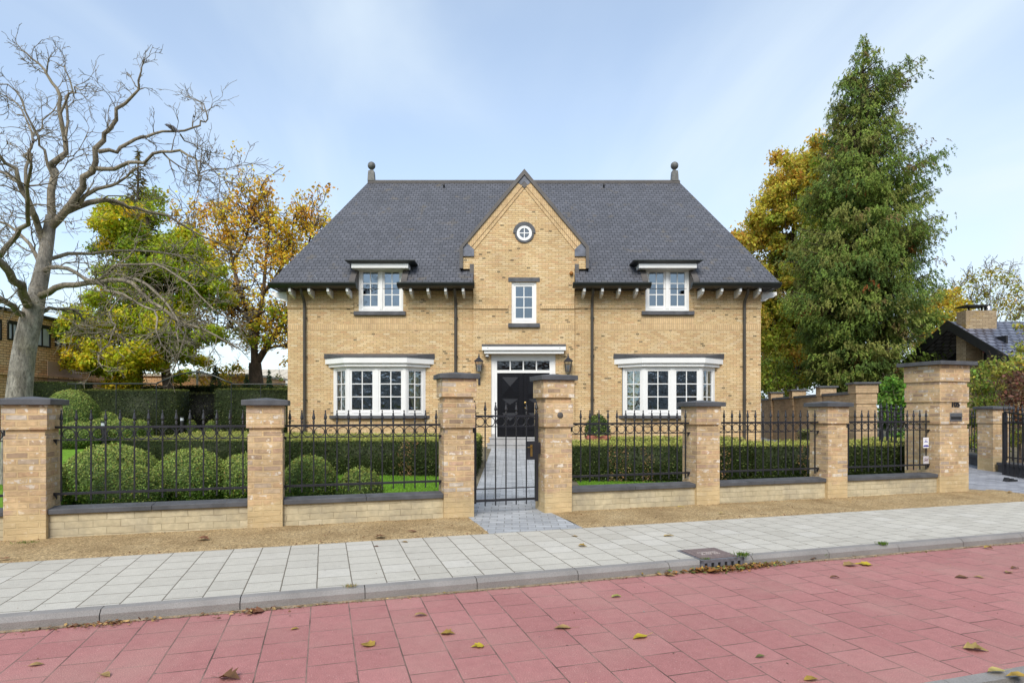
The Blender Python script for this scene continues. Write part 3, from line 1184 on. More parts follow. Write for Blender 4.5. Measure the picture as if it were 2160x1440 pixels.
# garden wall with four visible pillars receding to the right of the villa
A = Vector((9.28, 15.85, 0))
B = Vector((11.15, 26.9, 0))
d = B - A
gwl = thing('garden_wall', 'long brick garden wall with capped pillars right of the villa', 'wall', (A.x, A.y, 0.3), math.atan2(d.y, d.x))
L = d.length
mb = MB(); mb.box(0.5, L, -0.02, 0.23, -0.3, 1.68)
lbuild(mb, 'wall', M_GW, gwl)
mb = MB()
for i in range(4):
    mb.box(0.5 + i * 3.05 if i == 0 else i * 3.05 + 0.42, (i + 1) * 3.05 - 0.02 if i < 3 else L, -0.07, 0.28, 1.68, 1.76)
lbuild(mb, 'coping', M_BLUE, gwl, bevel=0.006)
for i in range(4):
    x = i * 3.05
    w, dd, zt = (0.5, 0.5, 1.93) if i == 0 else (0.40, 0.42, 1.95)
    mb = MB()
    for a, b, pj in ((-0.3, 1.02, 0), (1.02, 1.08, -0.018), (1.08, 1.36, 0.0), (1.36, 1.42, -0.018), (1.42, 1.66, 0.0), (1.66, 1.70, -0.01), (1.70, zt, 0.02)):
        mb.box(x - pj, x + w + pj, -0.13 - pj, dd - 0.13 + pj, a, b)
    pp = lbuild(mb, 'pillar', M_GW, gwl, uvoff=(i * .7, 0))
    mb = MB(); cap(mb, w, dd, zt, 0.07, 0.05, 0.015)
    cc = lbuild(mb, 'cap', M_BLUE, pp, bevel=0.004)
    cc.location = (x, -0.13, 0)

# kerb gully
gp = GP(1505, 1172, 0.0)
s_, n_ = to_sn(gp.x, gp.y)
dr = fence_thing('kerb_gully', 'rusty cast iron kerb gully with slotted mouth choked by leaves', 'drain', s_, N_KERB)
mb = MB()
mb.box(-0.24, 0.24, 0.0, 0.47, -0.02, 0.006)
lbuild(mb, 'frame', M_DRAING, dr)
mb = MB()
mb.box(-0.215, 0.215, 0.03, 0.44, 0.006, 0.013)
cov = lbuild(mb, 'cover', M_BRASSD, dr)
mb = MB()
for j in range(3):
    for k in range(9):
        if random.random() < .85:
            mb.box(-0.12 + k * 0.026, -0.12 + k * 0.026 + 0.016, 0.17 + j * .04, 0.17 + j * .04 + 0.022, 0.013, 0.017)
lbuild(mb, 'raised_lettering', plain('worn_metal', (0.42, 0.36, 0.33), 0.5, 0.2, 20), cov)
mb = MB()
nx = 7
for i in range(nx):
    x = -0.24 + 0.48 * i / (nx - 1)
    mb.box(x - 0.022, x + 0.022, -0.018, 0.0, -0.105, 0.006)
mb.box(-0.262, 0.262, -0.018, 0.0, -0.025, 0.008)
lbuild(mb, 'grille', M_DRAING, dr)
mb = MB()
mb.box(-0.24, 0.24, -0.006, -0.003, -0.10, -0.025)
lbuild(mb, 'gully_mouth', M_BLACK, dr)
# ================================================================== VILLA
YF, YC = 20.0, 19.88                      # wing wall face, centre bay face
villa = thing('brick_villa', 'buff brick villa with slate hipped roof, pointed central gable and white bay windows', 'house', (0.4, 20.0, 0.3))
XL, XR = -7.30, 8.10
XA, XB = HX(999), HX(1211)
ZB = 0.1
ZE = 5.50


def wall_holes(mb, x0, x1, z0, z1, y, holes, th=0.30):
    xs = sorted({x0, x1, *[h[0] for h in holes], *[h[1] for h in holes]})
    zs = sorted({z0, z1, *[h[2] for h in holes], *[h[3] for h in holes]})
    def inh(x, z):
        return any(h[0] < x < h[1] and h[2] < z < h[3] for h in holes)
    for i in range(len(xs) - 1):
        for j in range(len(zs) - 1):
            if inh((xs[i] + xs[i + 1]) / 2, (zs[j] + zs[j + 1]) / 2):
                continue
            a, b, c, d = xs[i], xs[i + 1], zs[j], zs[j + 1]
            mb.add([(a, y, c), (b, y, c), (b, y, d), (a, y, d)], [(0, 1, 2, 3)])
            mb.add([(a, y + th, c), (b, y + th, c), (b, y + th, d), (a, y + th, d)], [(3, 2, 1, 0)])
    for a, b, c, d in holes:
        mb.add([(a, y, c), (a, y + th, c), (a, y + th, d), (a, y, d)], [(0, 1, 2, 3)])
        mb.add([(b, y, c), (b, y + th, c), (b, y + th, d), (b, y, d)], [(3, 2, 1, 0)])
        mb.add([(a, y, c), (b, y, c), (b, y + th, c), (a, y + th, c)], [(0, 1, 2, 3)])
        mb.add([(a, y, d), (b, y, d), (b, y + th, d), (a, y + th, d)], [(3, 2, 1, 0)])


DL = (HX(757), HX(850.5), HZ(657), ZE + 0.02)            # dormer windows
DR = (HX(1361.5), HX(1453), HZ(656.5), ZE + 0.02)
BL = (HX(704), HX(897), HZ(876), HZ(772))                # bay windows
BR = (HX(1312), HX(1507), HZ(876), HZ(772))
DOOR = (HX(1036, YC), HX(1172, YC), ZB, HZ(747, YC))
CW = (HX(1079, YC), HX(1131.5, YC), HZ(682, YC), HZ(594.5, YC))

mb = MB()
wall_holes(mb, XL, XA, ZB, ZE + 0.02, YF, [DL, BL])
wall_holes(mb, XB, XR, ZB, ZE + 0.02, YF, [DR, BR])
GX = lambda px: HX(px, YC)
GZ = lambda py: HZ(py, YC)
ZS = GZ(567)
wall_holes(mb, XA, XB, ZB, ZS, YC, [DOOR, CW])
mb.prism([(GX(975), ZS), (GX(1237), ZS), (GX(1237), GZ(522)), (GX(1106), GZ(364)), (GX(975), GZ(522))], YC, YC + 0.30, 'y')
# returns of the projecting bay, side and rear walls
mb.add([(XA, YF + .1, ZB), (XA, YC, ZB), (XA, YC, ZS), (XA, YF + .1, ZS)], [(0, 1, 2, 3)])
mb.add([(XB, YF + .1, ZB), (XB, YC, ZB), (XB, YC, ZS), (XB, YF + .1, ZS)], [(3, 2, 1, 0)])
YB = 29.0
mb.box(XL, XL + .3, YF + .3, YB, ZB, ZE)
mb.box(XR - .3, XR, YF + .3, YB, ZB, ZE)
mb.box(XL, XR, YB, YB + .3, ZB, ZE)
mb.add([(XL, YF, ZB), (XL, YF + .3, ZB), (XL, YF + .3, ZE), (XL, YF, ZE)], [(3, 2, 1, 0)])
mb.add([(XR, YF, ZB), (XR, YF + .3, ZB), (XR, YF + .3, ZE), (XR, YF, ZE)], [(0, 1, 2, 3)])
mb.build('wall', M_HB, villa)

# projecting brick bands and corbels
mb = MB()
def band(x0, x1, p0, p1, y, pr):
    mb.box(x0, x1, y - pr, y + 0.02, HZ(p1, y), HZ(p0, y))
for x0, x1 in ((XL - .02, HX(741)), (HX(866), XA), (XB, HX(1345)), (HX(1470), XR + .02)):
    mb = MB(); band(x0, x1, 604, 620.5, YF, 0.055)
    mb.build('brick_frieze', M_HB, villa, uvoff=(0.1, 0.03))
for x0, x1 in ((XL - .01, HX(747)), (HX(860), XA), (XB, HX(1353)), (HX(1463), XR + .01)):
    mb = MB(); band(x0, x1, 637, 650, YF, 0.040)
    mb.build('brick_band', M_HB, villa, uvoff=(0.1, 0.03))
for x0, x1 in ((XA + .002, GX(1072)), (GX(1139), XB - .002)):
    mb = MB(); band(x0, x1, 644.5, 651.5, YC, 0.040)
    mb.build('dentil_band', M_SOLDIER, villa)
# flush soldier courses
for x0, x1, y in ((XL + .002, XA - .002, YF), (XB + .002, XR - .002, YF), (XA + .004, XB - .004, YC)):
    mb = MB(); mb.box(x0, x1, y - 0.003, y + 0.01, HZ(696.5, y), HZ(684.5, y))
    mb.build('soldier_course', M_SOLDIER, villa)
for x0, x1, y in ((HX(747), HX(860), YF), (HX(1353), HX(1463), YF)):
    mb = MB(); mb.box(x0, x1, y - 0.0045, y + 0.01, HZ(690, y), HZ(667, y))
    mb.build('soldier_course', M_SOLDIER, villa)
for a, b in ((1072, 1079), (1131.5, 1138.5)):
    mb = MB(); mb.box(GX(a), GX(b), YC - 0.003, YC + .01, GZ(645), GZ(595))
    mb.build('soldier_course', M_SOLDIER, villa)

# gable trim -------------------------------------------------------
def mir(pts):
    return [(2212 - x, y) for x, y in pts]
def gp_(pts):
    return [(GX(x), GZ(y)) for x, y in pts]
mb = MB()
b1 = [(977, 521), (1106, 371), (1106, 389), (994, 522)]
b2 = [(994, 522.3), (1106, 389.3), (1106, 397.5), (1000, 527.5)]
for q in (b1, mir(b1)):
    mb.prism(gp_(q), YC - 0.045, YC + .02, 'y')
for q in (b2, mir(b2)):
    mb.prism(gp_(q), YC - 0.024, YC + .02, 'y')
gb = mb.build('gable_band', M_SOLDIER, villa)
mb = MB()
cp = [(970, 522.5), (1106, 358.5), (1106, 370), (977, 523.5), (976.5, 567), (970, 567)]
mb.prism(gp_(cp), YC - 0.10, YC + 0.36, 'y')
mb.prism(gp_(mir(cp)), YC - 0.10, YC + 0.36, 'y')
mb.build('gable_coping', M_DARKLEAD, villa)
mb = MB()
for q in ([(976.6, 541), (976.6, 524), (986, 514), (994, 521), (1000, 527), (1000, 541)],):
    for q_ in (q, mir(q)):
        mb = MB(); mb.prism(gp_(q_), YC - 0.055, YC + .02, 'y')
        mb.build('kneeler_lead', M_LEAD, villa)
mb = MB()
mb.prism(gp_([(1106, 370.6), (1092.5, 386.5), (1099, 391.5), (1106, 384), (1113, 391.5), (1119.5, 386.5)]), YC - 0.056, YC + .02, 'y')
mb.build('apex_lead', M_LEAD, villa)
mb = MB()
mb.prism(gp_([(1106, 384.6), (1099.6, 391.8), (1106, 398), (1112.4, 391.8)]), YC - 0.05, YC + .02, 'y')
mb.build('apex_lead', M_DARKLEAD, villa)
for a, b in ((991, 999.5), (1212.5, 1221)):
    mb = MB(); mb.box(GX(a), GX(b), YC - 0.03, YC + 0.5, GZ(597), GZ(557))
    mb.build('lead_flashing', M_DARKLEAD, villa)

# main roof --------------------------------------------------------
EX0, EX1, EY0, EY1, EZ = -7.71, 8.53, 19.40, 29.60, 5.52
RX0, RX1, RY, RZ = -5.71, 6.65, 24.5, 10.67
sl = (RZ - EZ) / (RY - EY0)
def rz_(y):
    return EZ + (y - EY0) * sl
def front_poly():
    pts = [(EX0, EY0)]
    dy = 20.18
    for a, b, yy in ((HX(744), HX(857), dy), (XA, XB, 19.96), (HX(1355), HX(1467), dy)):
        pts += [(a, EY0), (a, yy), (b, yy), (b, EY0)]
    pts += [(EX1, EY0), (RX1, RY), (RX0, RY)]
    return [(x, y, rz_(y)) for x, y in pts]
mb = MB()
fpoly = front_poly()
mb.add(fpoly, [list(range(len(fpoly)))])
mb.add([(EX0, EY1, EZ), (EX0, EY0, EZ), (RX0, RY, RZ)], [(0, 1, 2)])
mb.add([(EX1, EY0, EZ), (EX1, EY1, EZ), (RX1, RY, RZ)], [(0, 1, 2)])
mb.add([(EX1, EY1, EZ), (EX0, EY1, EZ), (RX0, RY, RZ), (RX1, RY, RZ)], [(0, 1, 2, 3)])
# cross roof behind the gable
ga, gk = (GX(1106), GZ(362)), (GX(971), GZ(522))
gk2 = (GX(1241), GZ(522))
def hit(z):
    return EY0 + (z - EZ) / sl
for k in (gk, gk2):
    vs = [(ga[0], YC + .05, ga[1]), (ga[0], hit(ga[1]), ga[1]), (k[0], hit(k[1]), k[1]), (k[0], YC + .05, k[1])]
    mb.add(vs, [(0, 1, 2, 3)] if k is gk else [(3, 2, 1, 0)])
    # cheek under the kneeler
    vs = [(k[0], YC + .05, 6.0), (k[0], YC + .05, k[1]), (k[0], hit(k[1]), k[1])]
    mb.add(vs, [(0, 1, 2)])
roof = mb.build('roof', M_SLATE, villa)
mb = MB()
mb.prism([(RY - .12, RZ - .11), (RY - .13, RZ - .02), (RY - .05, RZ + .045), (RY + .05, RZ + .045), (RY + .13, RZ - .02), (RY + .12, RZ - .11)], RX0 - .02, RX1 + .02, 'x')
mb.build('ridge_cap', M_DARKLEAD, roof)
for x in (RX0 + .11, RX1 - .17):
    mb = MB()
    mb.lathe([(0.19, 0.0), (0.17, 0.30), (0.155, 0.40), (0.06, 0.44), (0.05, 0.47), (0.10, 0.50)], (x, RY, RZ), 4, False, ph=PI / 4)
    mb.ell((x, RY, RZ + .63), .155, .155, .155, 14, 10)
    mb.build('ball_finial', M_FINIAL, roof)
for px, py in ((937, 397), (1273, 397)):
    y = 24.2
    mb = MB()
    q = Vector((HX(px, y), 0, 0))
    yy = EY0 + (HZ(py, y) - EZ) / sl
    mb.tube([(q.x, yy, rz_(yy) - .05), (q.x, yy - .02, rz_(yy) + .07), (q.x, yy - .12, rz_(yy) + .09)], 0.035, 8)
    mb.build('vent_pipe', M_BLACK, roof)
# a few snow hooks
for px, py in ((668, 590), (1262, 592)):
    y = 19.6
    mb = MB()
    mb.tube([(HX(px, y), y, rz_(y)), (HX(px, y) - .03, y, rz_(y) + .09), (HX(px, y) - .07, y, rz_(y) + .13)], 0.008, 5)
    mb.build('snow_hook', M_STEEL, roof)

# soffit, gutters, brackets, downpipes ------------------------------
GUTP = [(19.27, 5.575), (19.275, 5.53), (19.32, 5.47), (19.40, 5.425), (19.47, 5.415), (19.47, 5.57)]
for a, b in ((HX(565, 19.3) , HX(752, 19.4)), (HX(838, 19.4), HX(1001, 19.4)), (HX(1208, 19.4), HX(1373, 19.4)), (HX(1459, 19.4), HX(1649, 19.3))):
    mb = MB()
    mb.prism(GUTP, a, b, 'x')
    if a < -7:
        mb.prism([(-19.27 + x, z) for x, z in ()] or [(a, 5.575), (a + .005, 5.53), (a + .05, 5.47), (a + .13, 5.425), (a + .2, 5.415), (a + .2, 5.57)], 19.471, 29.7, 'y')
    if b > 8:
        mb.prism([(b, 5.575), (b - .005, 5.53), (b - .05, 5.47), (b - .13, 5.425), (b - .2, 5.415), (b - .2, 5.57)], 19.471, 29.7, 'y')
    mb.build('gutter', M_GUT, villa)
for a, b, c_, d_ in ((EX0 + .05, HX(744), 19.472, YF - .06), (HX(857), XA, 19.472, YF - .06), (XB, HX(1355), 19.472, YF - .06), (HX(1467), EX1 - .05, 19.472, YF - .06),
                   (EX0 + .05, XL - .03, YF - .058, 29.5), (XR + .03, EX1 - .05, YF - .058, 29.5)):
    mb = MB()
    mb.box(a, b, c_, d_, 5.43, 5.455)
    mb.build('soffit', M_BLACK, villa)
br0 = None
BRP = [(19.44, 5.412), (19.44, 5.315), (19.47, 5.295), (19.50, 5.295), (19.53, 5.245), (19.75, 5.20), (19.94, 5.17), (19.94, 5.412)]
for px in (612, 652.5, 692.5, 733, 866.5, 903, 940, 977, 1232.5, 1270.5, 1306.5, 1343, 1482, 1522, 1561, 1602):
    x = HX(px, 19.5)
    mb = MB()
    mb.prism(BRP, x - .037, x + .037, 'x')
    mb.build('eaves_bracket', M_WHITE, villa)
for sx, sgn in ((XL, -1), (XR, 1)):
    for y in (20.1, 20.75, 21.4, 22.05):
        mb = MB()
        q = [(sx + sgn * (19.97 - a + .02), z) for a, z in BRP]
        mb.prism(q, y - .035, y + .035, 'y')
        mb.build('eaves_bracket', M_WHITE, villa)
for p0, p1 in ((636, 642), (959.5, 961), (1250.5, 1249), (1577, 1570.5)):
    xa, xb = HX(p0, 19.6), HX(p1, 19.9)
    mb = MB()
    mb.tube([(xa, 19.55, 5.43), (xa, 19.56, 5.36), (xa + (xb - xa) * .3, 19.62, 5.27), (xa + (xb - xa) * .8, 19.84, 5.12), (xb, 19.90, 5.0), (xb, 19.905, 4.8), (xb, 19.905, 0.2)], 0.048, 10)
    dp = mb.build('downpipe', M_PIPE, villa)
    mb = MB()
    for z in (4.55, 3.3, 1.9, 0.9):
        mb.lathe([(0.056, -.02), (0.056, .02)], (xb, 19.905, z), 10)
        mb.box(xb + .03, xb + .07, 19.90, 19.995, z - .015, z + .015)
    mb.build('pipe_clip', M_PIPE, dp)


# windows ----------------------------------------------------------
def sash(M, u0, u1, v0, v1, nx, nz, parent, gmat, fr=0.062, mu=0.030, d=0.055, lowrail=0.05, blind=False):
    mb = MB(M)
    mb.box(u0, u0 + fr, 0, d, v0, v1)
    mb.box(u1 - fr, u1, 0, d, v0, v1)
    mb.box(u0 + fr, u1 - fr, 0, d, v0, v0 + fr + lowrail)
    mb.box(u0 + fr, u1 - fr, 0, d, v1 - fr, v1)
    a, b, c, e = u0 + fr, u1 - fr, v0 + fr + lowrail, v1 - fr
    for i in range(1, nx):
        x = a + (b - a) * i / nx
        mb.box(x - mu / 2, x + mu / 2, 0.012, d - .012, c, e)
    for j in range(1, nz):
        z = c + (e - c) * j / nz
        mb.box(a, b, 0.0145, d - .0145, z - mu / 2, z + mu / 2)
    # weather bar along the bottom rail
    mb.prism([(-0.022, v0 + .015), (0.0, v0 + .02), (0.0, v0 + .05)], a, b, 'x', M)
    mb.build('sash', M_WHITE, parent)
    for j in range(1):
        mb = MB(M)
        mb.add([(a, d * .5, c), (b, d * .5, c), (b, d * .5, e), (a, d * .5, e)], [(0, 1, 2, 3)])
        mb.build('pane', gmat, parent)
    if blind:
        mb = MB(M)
        mb.box(a - .02, b + .02, 0.12, 0.125, c + (e - c) * 0.70, e + .02)
        mb.box(a - .02, b + .02, 0.115, 0.13, c + (e - c) * 0.685, c + (e - c) * 0.70)
        mb.build('blind', M_BLIND, parent)


def sill_box(parent, x0, x1, z0, z1, y0, y1, nm='sill'):
    mb = MB()
    mb.box(x0, x1, y0, y1, z0, z1)
    mb.build(nm, M_BLUE, parent, bevel=0.005)


def dormer(x0, x1, z0, p_head0, p_head1, capL, capR, sillL, sillR, sillp, headL, headR):
    zt = HZ(565)
    y = YF - 0.01
    mb = MB()
    f = 0.07
    mb.box(x0, x0 + f, y, y + .10, z0, zt)
    mb.box(x1 - f, x1, y, y + .10, z0, zt)
    xm = (x0 + x1) / 2
    mb.box(xm - .05, xm + .05, y - .012, y + .10, z0 + f, zt - f)
    mb.box(x0 + f, x1 - f, y, y + .10, z0, z0 + f)
    mb.box(x0 + f, x1 - f, y, y + .10, zt - f, zt)
    w = mb.build('dormer_window', M_WHITE, villa)
    M = Matrix.Translation((0, y + .03, 0))
    sash(M, x0 + f, xm - .05, z0 + f, zt - f, 2, 3, w, M_GUP, blind=True)
    sash(M, xm + .05, x1 - f, z0 + f, zt - f, 2, 3, w, M_GUP, blind=True)
    sill_box(w, HX(sillL), HX(sillR), HZ(sillp + 8), HZ(sillp), YF - .09, YF + .02)
    # white head board and flat lead roof with sloping underside
    mb = MB()
    mb.box(HX(headL, 19.6), HX(headR, 19.6), 19.60, 20.1, HZ(565, 19.6), HZ(556, 19.6))
    mb.build('head_board', M_WHITE, w, bevel=0.004)
    mb = MB()
    zt2 = HZ(548, 19.5)
    zb2 = HZ(556, 19.6) + .002
    a, b = HX(capL, 19.5), HX(capR, 19.5)
    a2, b2 = HX(capL + 13, 19.58), HX(capR - 13, 19.58)
    mb.add([(a, 19.46, zt2 - .03), (b, 19.46, zt2 - .03), (b, 20.25, zt2 - .01), (a, 20.25, zt2 - .01), (a2, 19.58, zb2), (b2, 19.58, zb2), (b2, 20.25, zb2), (a2, 20.25, zb2),
            (a, 19.46, zt2), (b, 19.46, zt2), (b, 20.3, zt2 + .02), (a, 20.3, zt2 + .02)],
           [(8, 9, 10, 11), (0, 1, 9, 8), (1, 2, 10, 9), (3, 0, 8, 11), (4, 5, 1, 0), (5, 6, 2, 1), (7, 4, 0, 3), (7, 6, 5, 4)])
    mb.build('dormer_roof', M_GUT, w)
    # sloping lead cheeks following the roof
    for xa, xb, xc in ((x0 - .20, x0 - .012, x0 - .012), (x1 + .012, x1 + .20, x1)):
        mb = MB()
        mb.prism([(19.52, rz_(19.52) - .05), (19.52, rz_(19.52) + .05), (20.12, rz_(20.12) + .05), (20.12, rz_(20.12) - .05)], xa, xb, 'x')
        mb.prism([(19.56, 5.45), (19.56, 5.62), (20.1, 6.18), (20.1, 5.45)], xc, xc + .012, 'x')
        mb.build('lead_cheek', M_DARKLEAD, w)


dormer(DL[0], DL[1], DL[2], 555, 565, 727, 874.5, 747, 856, 657, 741, 861)
dormer(DR[0], DR[1], DR[2], 555, 565, 1336, 1483, 1353, 1463.5, 656.5, 1348, 1470)

# centre window
mb = MB()
y = YC + 0.05
x0, x1, z0, z1 = CW
f = 0.075
mb.box(x0, x0 + f, y, y + .1, z0, z1)
mb.box(x1 - f, x1, y, y + .1, z0, z1)
mb.box(x0 + f, x1 - f, y, y + .1, z0, z0 + f)
mb.box(x0 + f, x1 - f, y, y + .1, z1 - f, z1)
w = mb.build('window', M_WHITE, villa)
sash(Matrix.Translation((0, y + .02, 0)), x0 + f, x1 - f, z0 + f, z1 - f, 2, 3, w, M_GUP)
sill_box(w, GX(1072), GX(1138.5), GZ(690.5), GZ(682.3), YC - .08, YC + .08)
sill_box(w, GX(1072), GX(1138.5), GZ(594.3), GZ(585.5), YC - .022, YC + .12, 'lintel')

# round window
cxr, czr = GX(1106), GZ(492)
k = YC / F
def arc(r0, r1, a0, a1, n=24):
    q = [(cxr + r1 * math.cos(a0 + (a1 - a0) * i / n), czr + r1 * math.sin(a0 + (a1 - a0) * i / n)) for i in range(n + 1)]
    q += [(cxr + r0 * math.cos(a1 - (a1 - a0) * i / n), czr + r0 * math.sin(a1 - (a1 - a0) * i / n)) for i in range(n + 1)]
    return q
def arcmesh(mb, r0, r1, a0, a1, y0, y1, n=24):
    for i in range(n):
        b0, b1 = a0 + (a1 - a0) * i / n, a0 + (a1 - a0) * (i + 1) / n
        mb.prism([(cxr + r1 * math.cos(b0), czr + r1 * math.sin(b0)), (cxr + r1 * math.cos(b1), czr + r1 * math.sin(b1)),
                  (cxr + r0 * math.cos(b1), czr + r0 * math.sin(b1)), (cxr + r0 * math.cos(b0), czr + r0 * math.sin(b0))], y0, y1, 'y')
mb = MB()
arcmesh(mb, 10.5 * k, 16 * k, 0, 2 * PI, YC - .035, YC + .01, 36)
mb.box(cxr - .014, cxr + .014, YC - .028, YC + .005, czr - 11 * k, czr + 11 * k)
mb.box(cxr - 11 * k, cxr + 11 * k, YC - .026, YC + .005, czr - .014, czr + .014)
w = mb.build('round_window', M_WHITE, villa)
mb = MB()
mb.lathe([(11 * k, 0), (11 * k, .008)], (0, 0, 0), 32, M=Matrix.Translation((cxr, YC - .008, czr)) @ Matrix.Rotation(PI / 2, 4, 'X'))
mb.build('pane', plain('dark_reflecting_pane', (0.10, 0.12, 0.15), 0.06, 0.1, 3, spec=1.0), w)
mb = MB()
arcmesh(mb, 16 * k, 23.5 * k, 0.0, PI, YC - .05, YC + .01)
arcmesh(mb, 16 * k, 20.3 * k, PI, 2 * PI, YC - .04, YC + .01)
mb.build('stone_surround', M_BLUE, w)

# bay windows ------------------------------------------------------
def bay(pxc, name_side):
    xc = HX(pxc)
    ww, fw_, pj = 1.50, 0.93, 0.47        # half width at the wall, half width at the front, projection
    z0, z1 = HZ(876, 19.53), HZ(773, 19.53)
    A_ = Vector((xc - ww, YF, 0)); B_ = Vector((xc - fw_, YF - pj, 0)); C_ = Vector((xc + fw_, YF - pj, 0)); D_ = Vector((xc + ww, YF, 0))
    def MF(a, b):
        t = (b - a).normalized()
        n = Vector((-t.y, t.x, 0))        # pointing indoors
        return Matrix(((t.x, n.x, 0, a.x), (t.y, n.y, 0, a.y), (0, 0, 1, 0), (0, 0, 0, 1))), (b - a).length
    mb = MB()
    f = 0.075
    segs = [MF(A_, B_), MF(B_, C_), MF(C_, D_)]
    for i, (M, L) in enumerate(segs):
        mb.box(0.004, L - .004, 0, .10, z0, z0 + f, M)
        mb.box(0.004, L - .004, 0, .10, z1 - f, z1, M)
    M, L = segs[0]
    mb.box(0, 0.10, 0.001, .10, z0 + f, z1 - f, M)
    mb.box(L - .075, L, 0.001, .10, z0 + f, z1 - f, M)
    M, L = segs[2]
    mb.box(0, .075, 0.001, .10, z0 + f, z1 - f, M)
    mb.box(L - .10, L, 0.001, .10, z0 + f, z1 - f, M)
    M, L = segs[1]
    mb.box(0, .085, 0.002, .10, z0 + f, z1 - f, M)
    mb.box(L - .085, L, 0.002, .10, z0 + f, z1 - f, M)
    mb.box(L / 2 - .065, L / 2 + .065, 0.002, .10, z0 + f, z1 - f, M)
    w = mb.build('bay_window', M_WHITE, villa)
    T = Matrix.Translation((0, .02, 0))
    M, L = segs[0]
    sash(M @ T, .10, L - .075, z0 + f, z1 - f, 2, 3, w, M_GBAY, fr=.05)
    M, L = segs[2]
    sash(M @ T, .075, L - .10, z0 + f, z1 - f, 2, 3, w, M_GBAY, fr=.05)
    M, L = segs[1]
    sash(M @ T, .085, L / 2 - .065, z0 + f, z1 - f, 2, 3, w, M_GBAY)
    sash(M @ T, L / 2 + .065, L - .085, z0 + f, z1 - f, 2, 3, w, M_GBAY)
    def trap(o, yo=0.0):
        q = 1 + o
        return [(xc - ww - o * 1.75, YF + yo), (xc - fw_ - o * .42, YF - pj - o), (xc + fw_ + o * .42, YF - pj - o), (xc + ww + o * 1.75, YF + yo)]
    zf = HZ(773, 19.4)
    mb = MB()
    mb.prism(trap(.09), z1, z1 + .105, 'z')
    mb.prism(trap(.155), z1 + .106, z1 + .285, 'z')
    mb.build('fascia', M_WHITE, w, bevel=0.004)
    # low lead roof rising to the wall
    mb = MB()
    lo = trap(.175)
    zz = z1 + .287
    hi = [(lo[0][0] + .01, YF - .03), (lo[1][0] - .12, YF - .03), (lo[2][0] + .12, YF - .03), (lo[3][0] - .01, YF - .03)]
    v = [(x, y_, zz) for x, y_ in lo] + [(x, y_, zz + .03) for x, y_ in lo] + [(x, y_, zz + .165) for x, y_ in hi]
    q_ = len(v)
    v += [(hi[0][0], YF + .01, zz + .167), (hi[3][0], YF + .01, zz + .167)]
    mb.add(v, [(0, 1, 5, 4), (1, 2, 6, 5), (2, 3, 7, 6), (4, 5, 8), (5, 9, 8), (5, 6, 10, 9), (6, 7, 11), (6, 11, 10), (3, 2, 1, 0), (8, 9, 10, 11, q_ + 1, q_)])
    mb.build('bay_roof', M_BLUE, w)
    mb = MB()
    mb.prism(trap(.08), z0 - .10, z0 - .002, 'z')
    mb.build('sill', M_BLUE, w, bevel=0.005)
    mb = MB()
    mb.prism(trap(-0.02), ZB, z0 - .102, 'z')
    mb.build('apron_wall', M_HB, w)
    mb = MB()
    mb.prism(trap(-.09, .25), z0 - .05, z0 - .003, 'z')
    mb.build('window_board', M_WHITE, w)
    return xc, z0, z1, segs


bl = bay(800.5, 'left')
brr = bay(1410.5, 'right')

# door -------------------------------------------------------------
xa, xb, _, zt = DOOR
ZD = 0.69
yd = YC + .10
mb = MB()
mb.box(xa + .002, xa + .115, yd - .04, yd + .1, ZD + .10, zt)
mb.box(xb - .115, xb - .002, yd - .04, yd + .1, ZD + .10, zt)
mb.box(xa + .115, xa + .19, yd - .02, yd + .1, ZD, zt - .18)
mb.box(xb - .19, xb - .115, yd - .02, yd + .1, ZD, zt - .18)
mb.box(xa + .115, xb - .115, yd - .025, yd + .1, zt - .18, zt)
zt0, zt1 = GZ(780), GZ(760.5)
mb.box(xa + .19, xb - .19, yd - .02, yd + .1, GZ(786), zt0)
mb.box(xa + .19, xb - .19, yd - .018, yd + .1, zt1, zt - .18)
x0, x1 = xa + .19, xb - .19
for i in range(1, 4):
    x = x0 + (x1 - x0) * i / 4
    mb.box(x - .02, x + .02, yd - .005, yd + .06, zt0, zt1)
door = mb.build('front_door', M_WHITE, villa)
mb = MB()
mb.add([(x0, yd + .03, zt0), (x1, yd + .03, zt0), (x1, yd + .03, zt1), (x0, yd + .03, zt1)], [(0, 1, 2, 3)])
mb.build('transom_pane', M_GDK, door)
mb = MB()
for a in (xa + .001, xb - .135):
    mb.box(a, a + .134, yd - .05, yd + .1, ZD - .02, ZD + .10)
mb.build('stone_foot', M_STONE, door)
xm = (x0 + x1) / 2
for a, b in ((x0, xm - .004), (xm + .004, x1)):
    mb = MB()
    z0, z1 = ZD + .02, GZ(786)
    mb.box(a, b, yd + .02, yd + .07, z0, z1)
    c0, c1 = a + .15, b - .15
    w_ = c1 - c0
    zz = GZ(794)
    for za, zb, dp_ in ((zz - w_ * 1.15, zz, .05), (GZ(905), GZ(870), .05), (GZ(866), zz - w_ * 1.15 - .08, .03)):
        xmid, zmid = (c0 + c1) / 2, (za + zb) / 2
        mb.add([(c0, yd + .02, za), (c1, yd + .02, za), (c1, yd + .02, zb), (c0, yd + .02, zb), (xmid, yd + .02 - dp_, zmid)],
               [(0, 1, 4), (1, 2, 4), (2, 3, 4), (3, 0, 4)])
        for q0, q1, r0, r1 in ((c0 - .02, c1 + .02, zb, zb + .02), (c0 - .02, c1 + .02, za - .02, za), (c0 - .02, c0, za, zb), (c1, c1 + .02, za, zb)):
            mb.box(q0, q1, yd + .008, yd + .021, r0, r1)
    mb.build('door_leaf', M_DOOR, door)
mb = MB()
mb.ell((GX(1108), yd - .05, GZ(849)), .045, .035, .045, 12, 8)
mb.tube([(GX(1108), yd - .03, GZ(849)), (GX(1108), yd + .03, GZ(849))], .018, 8)
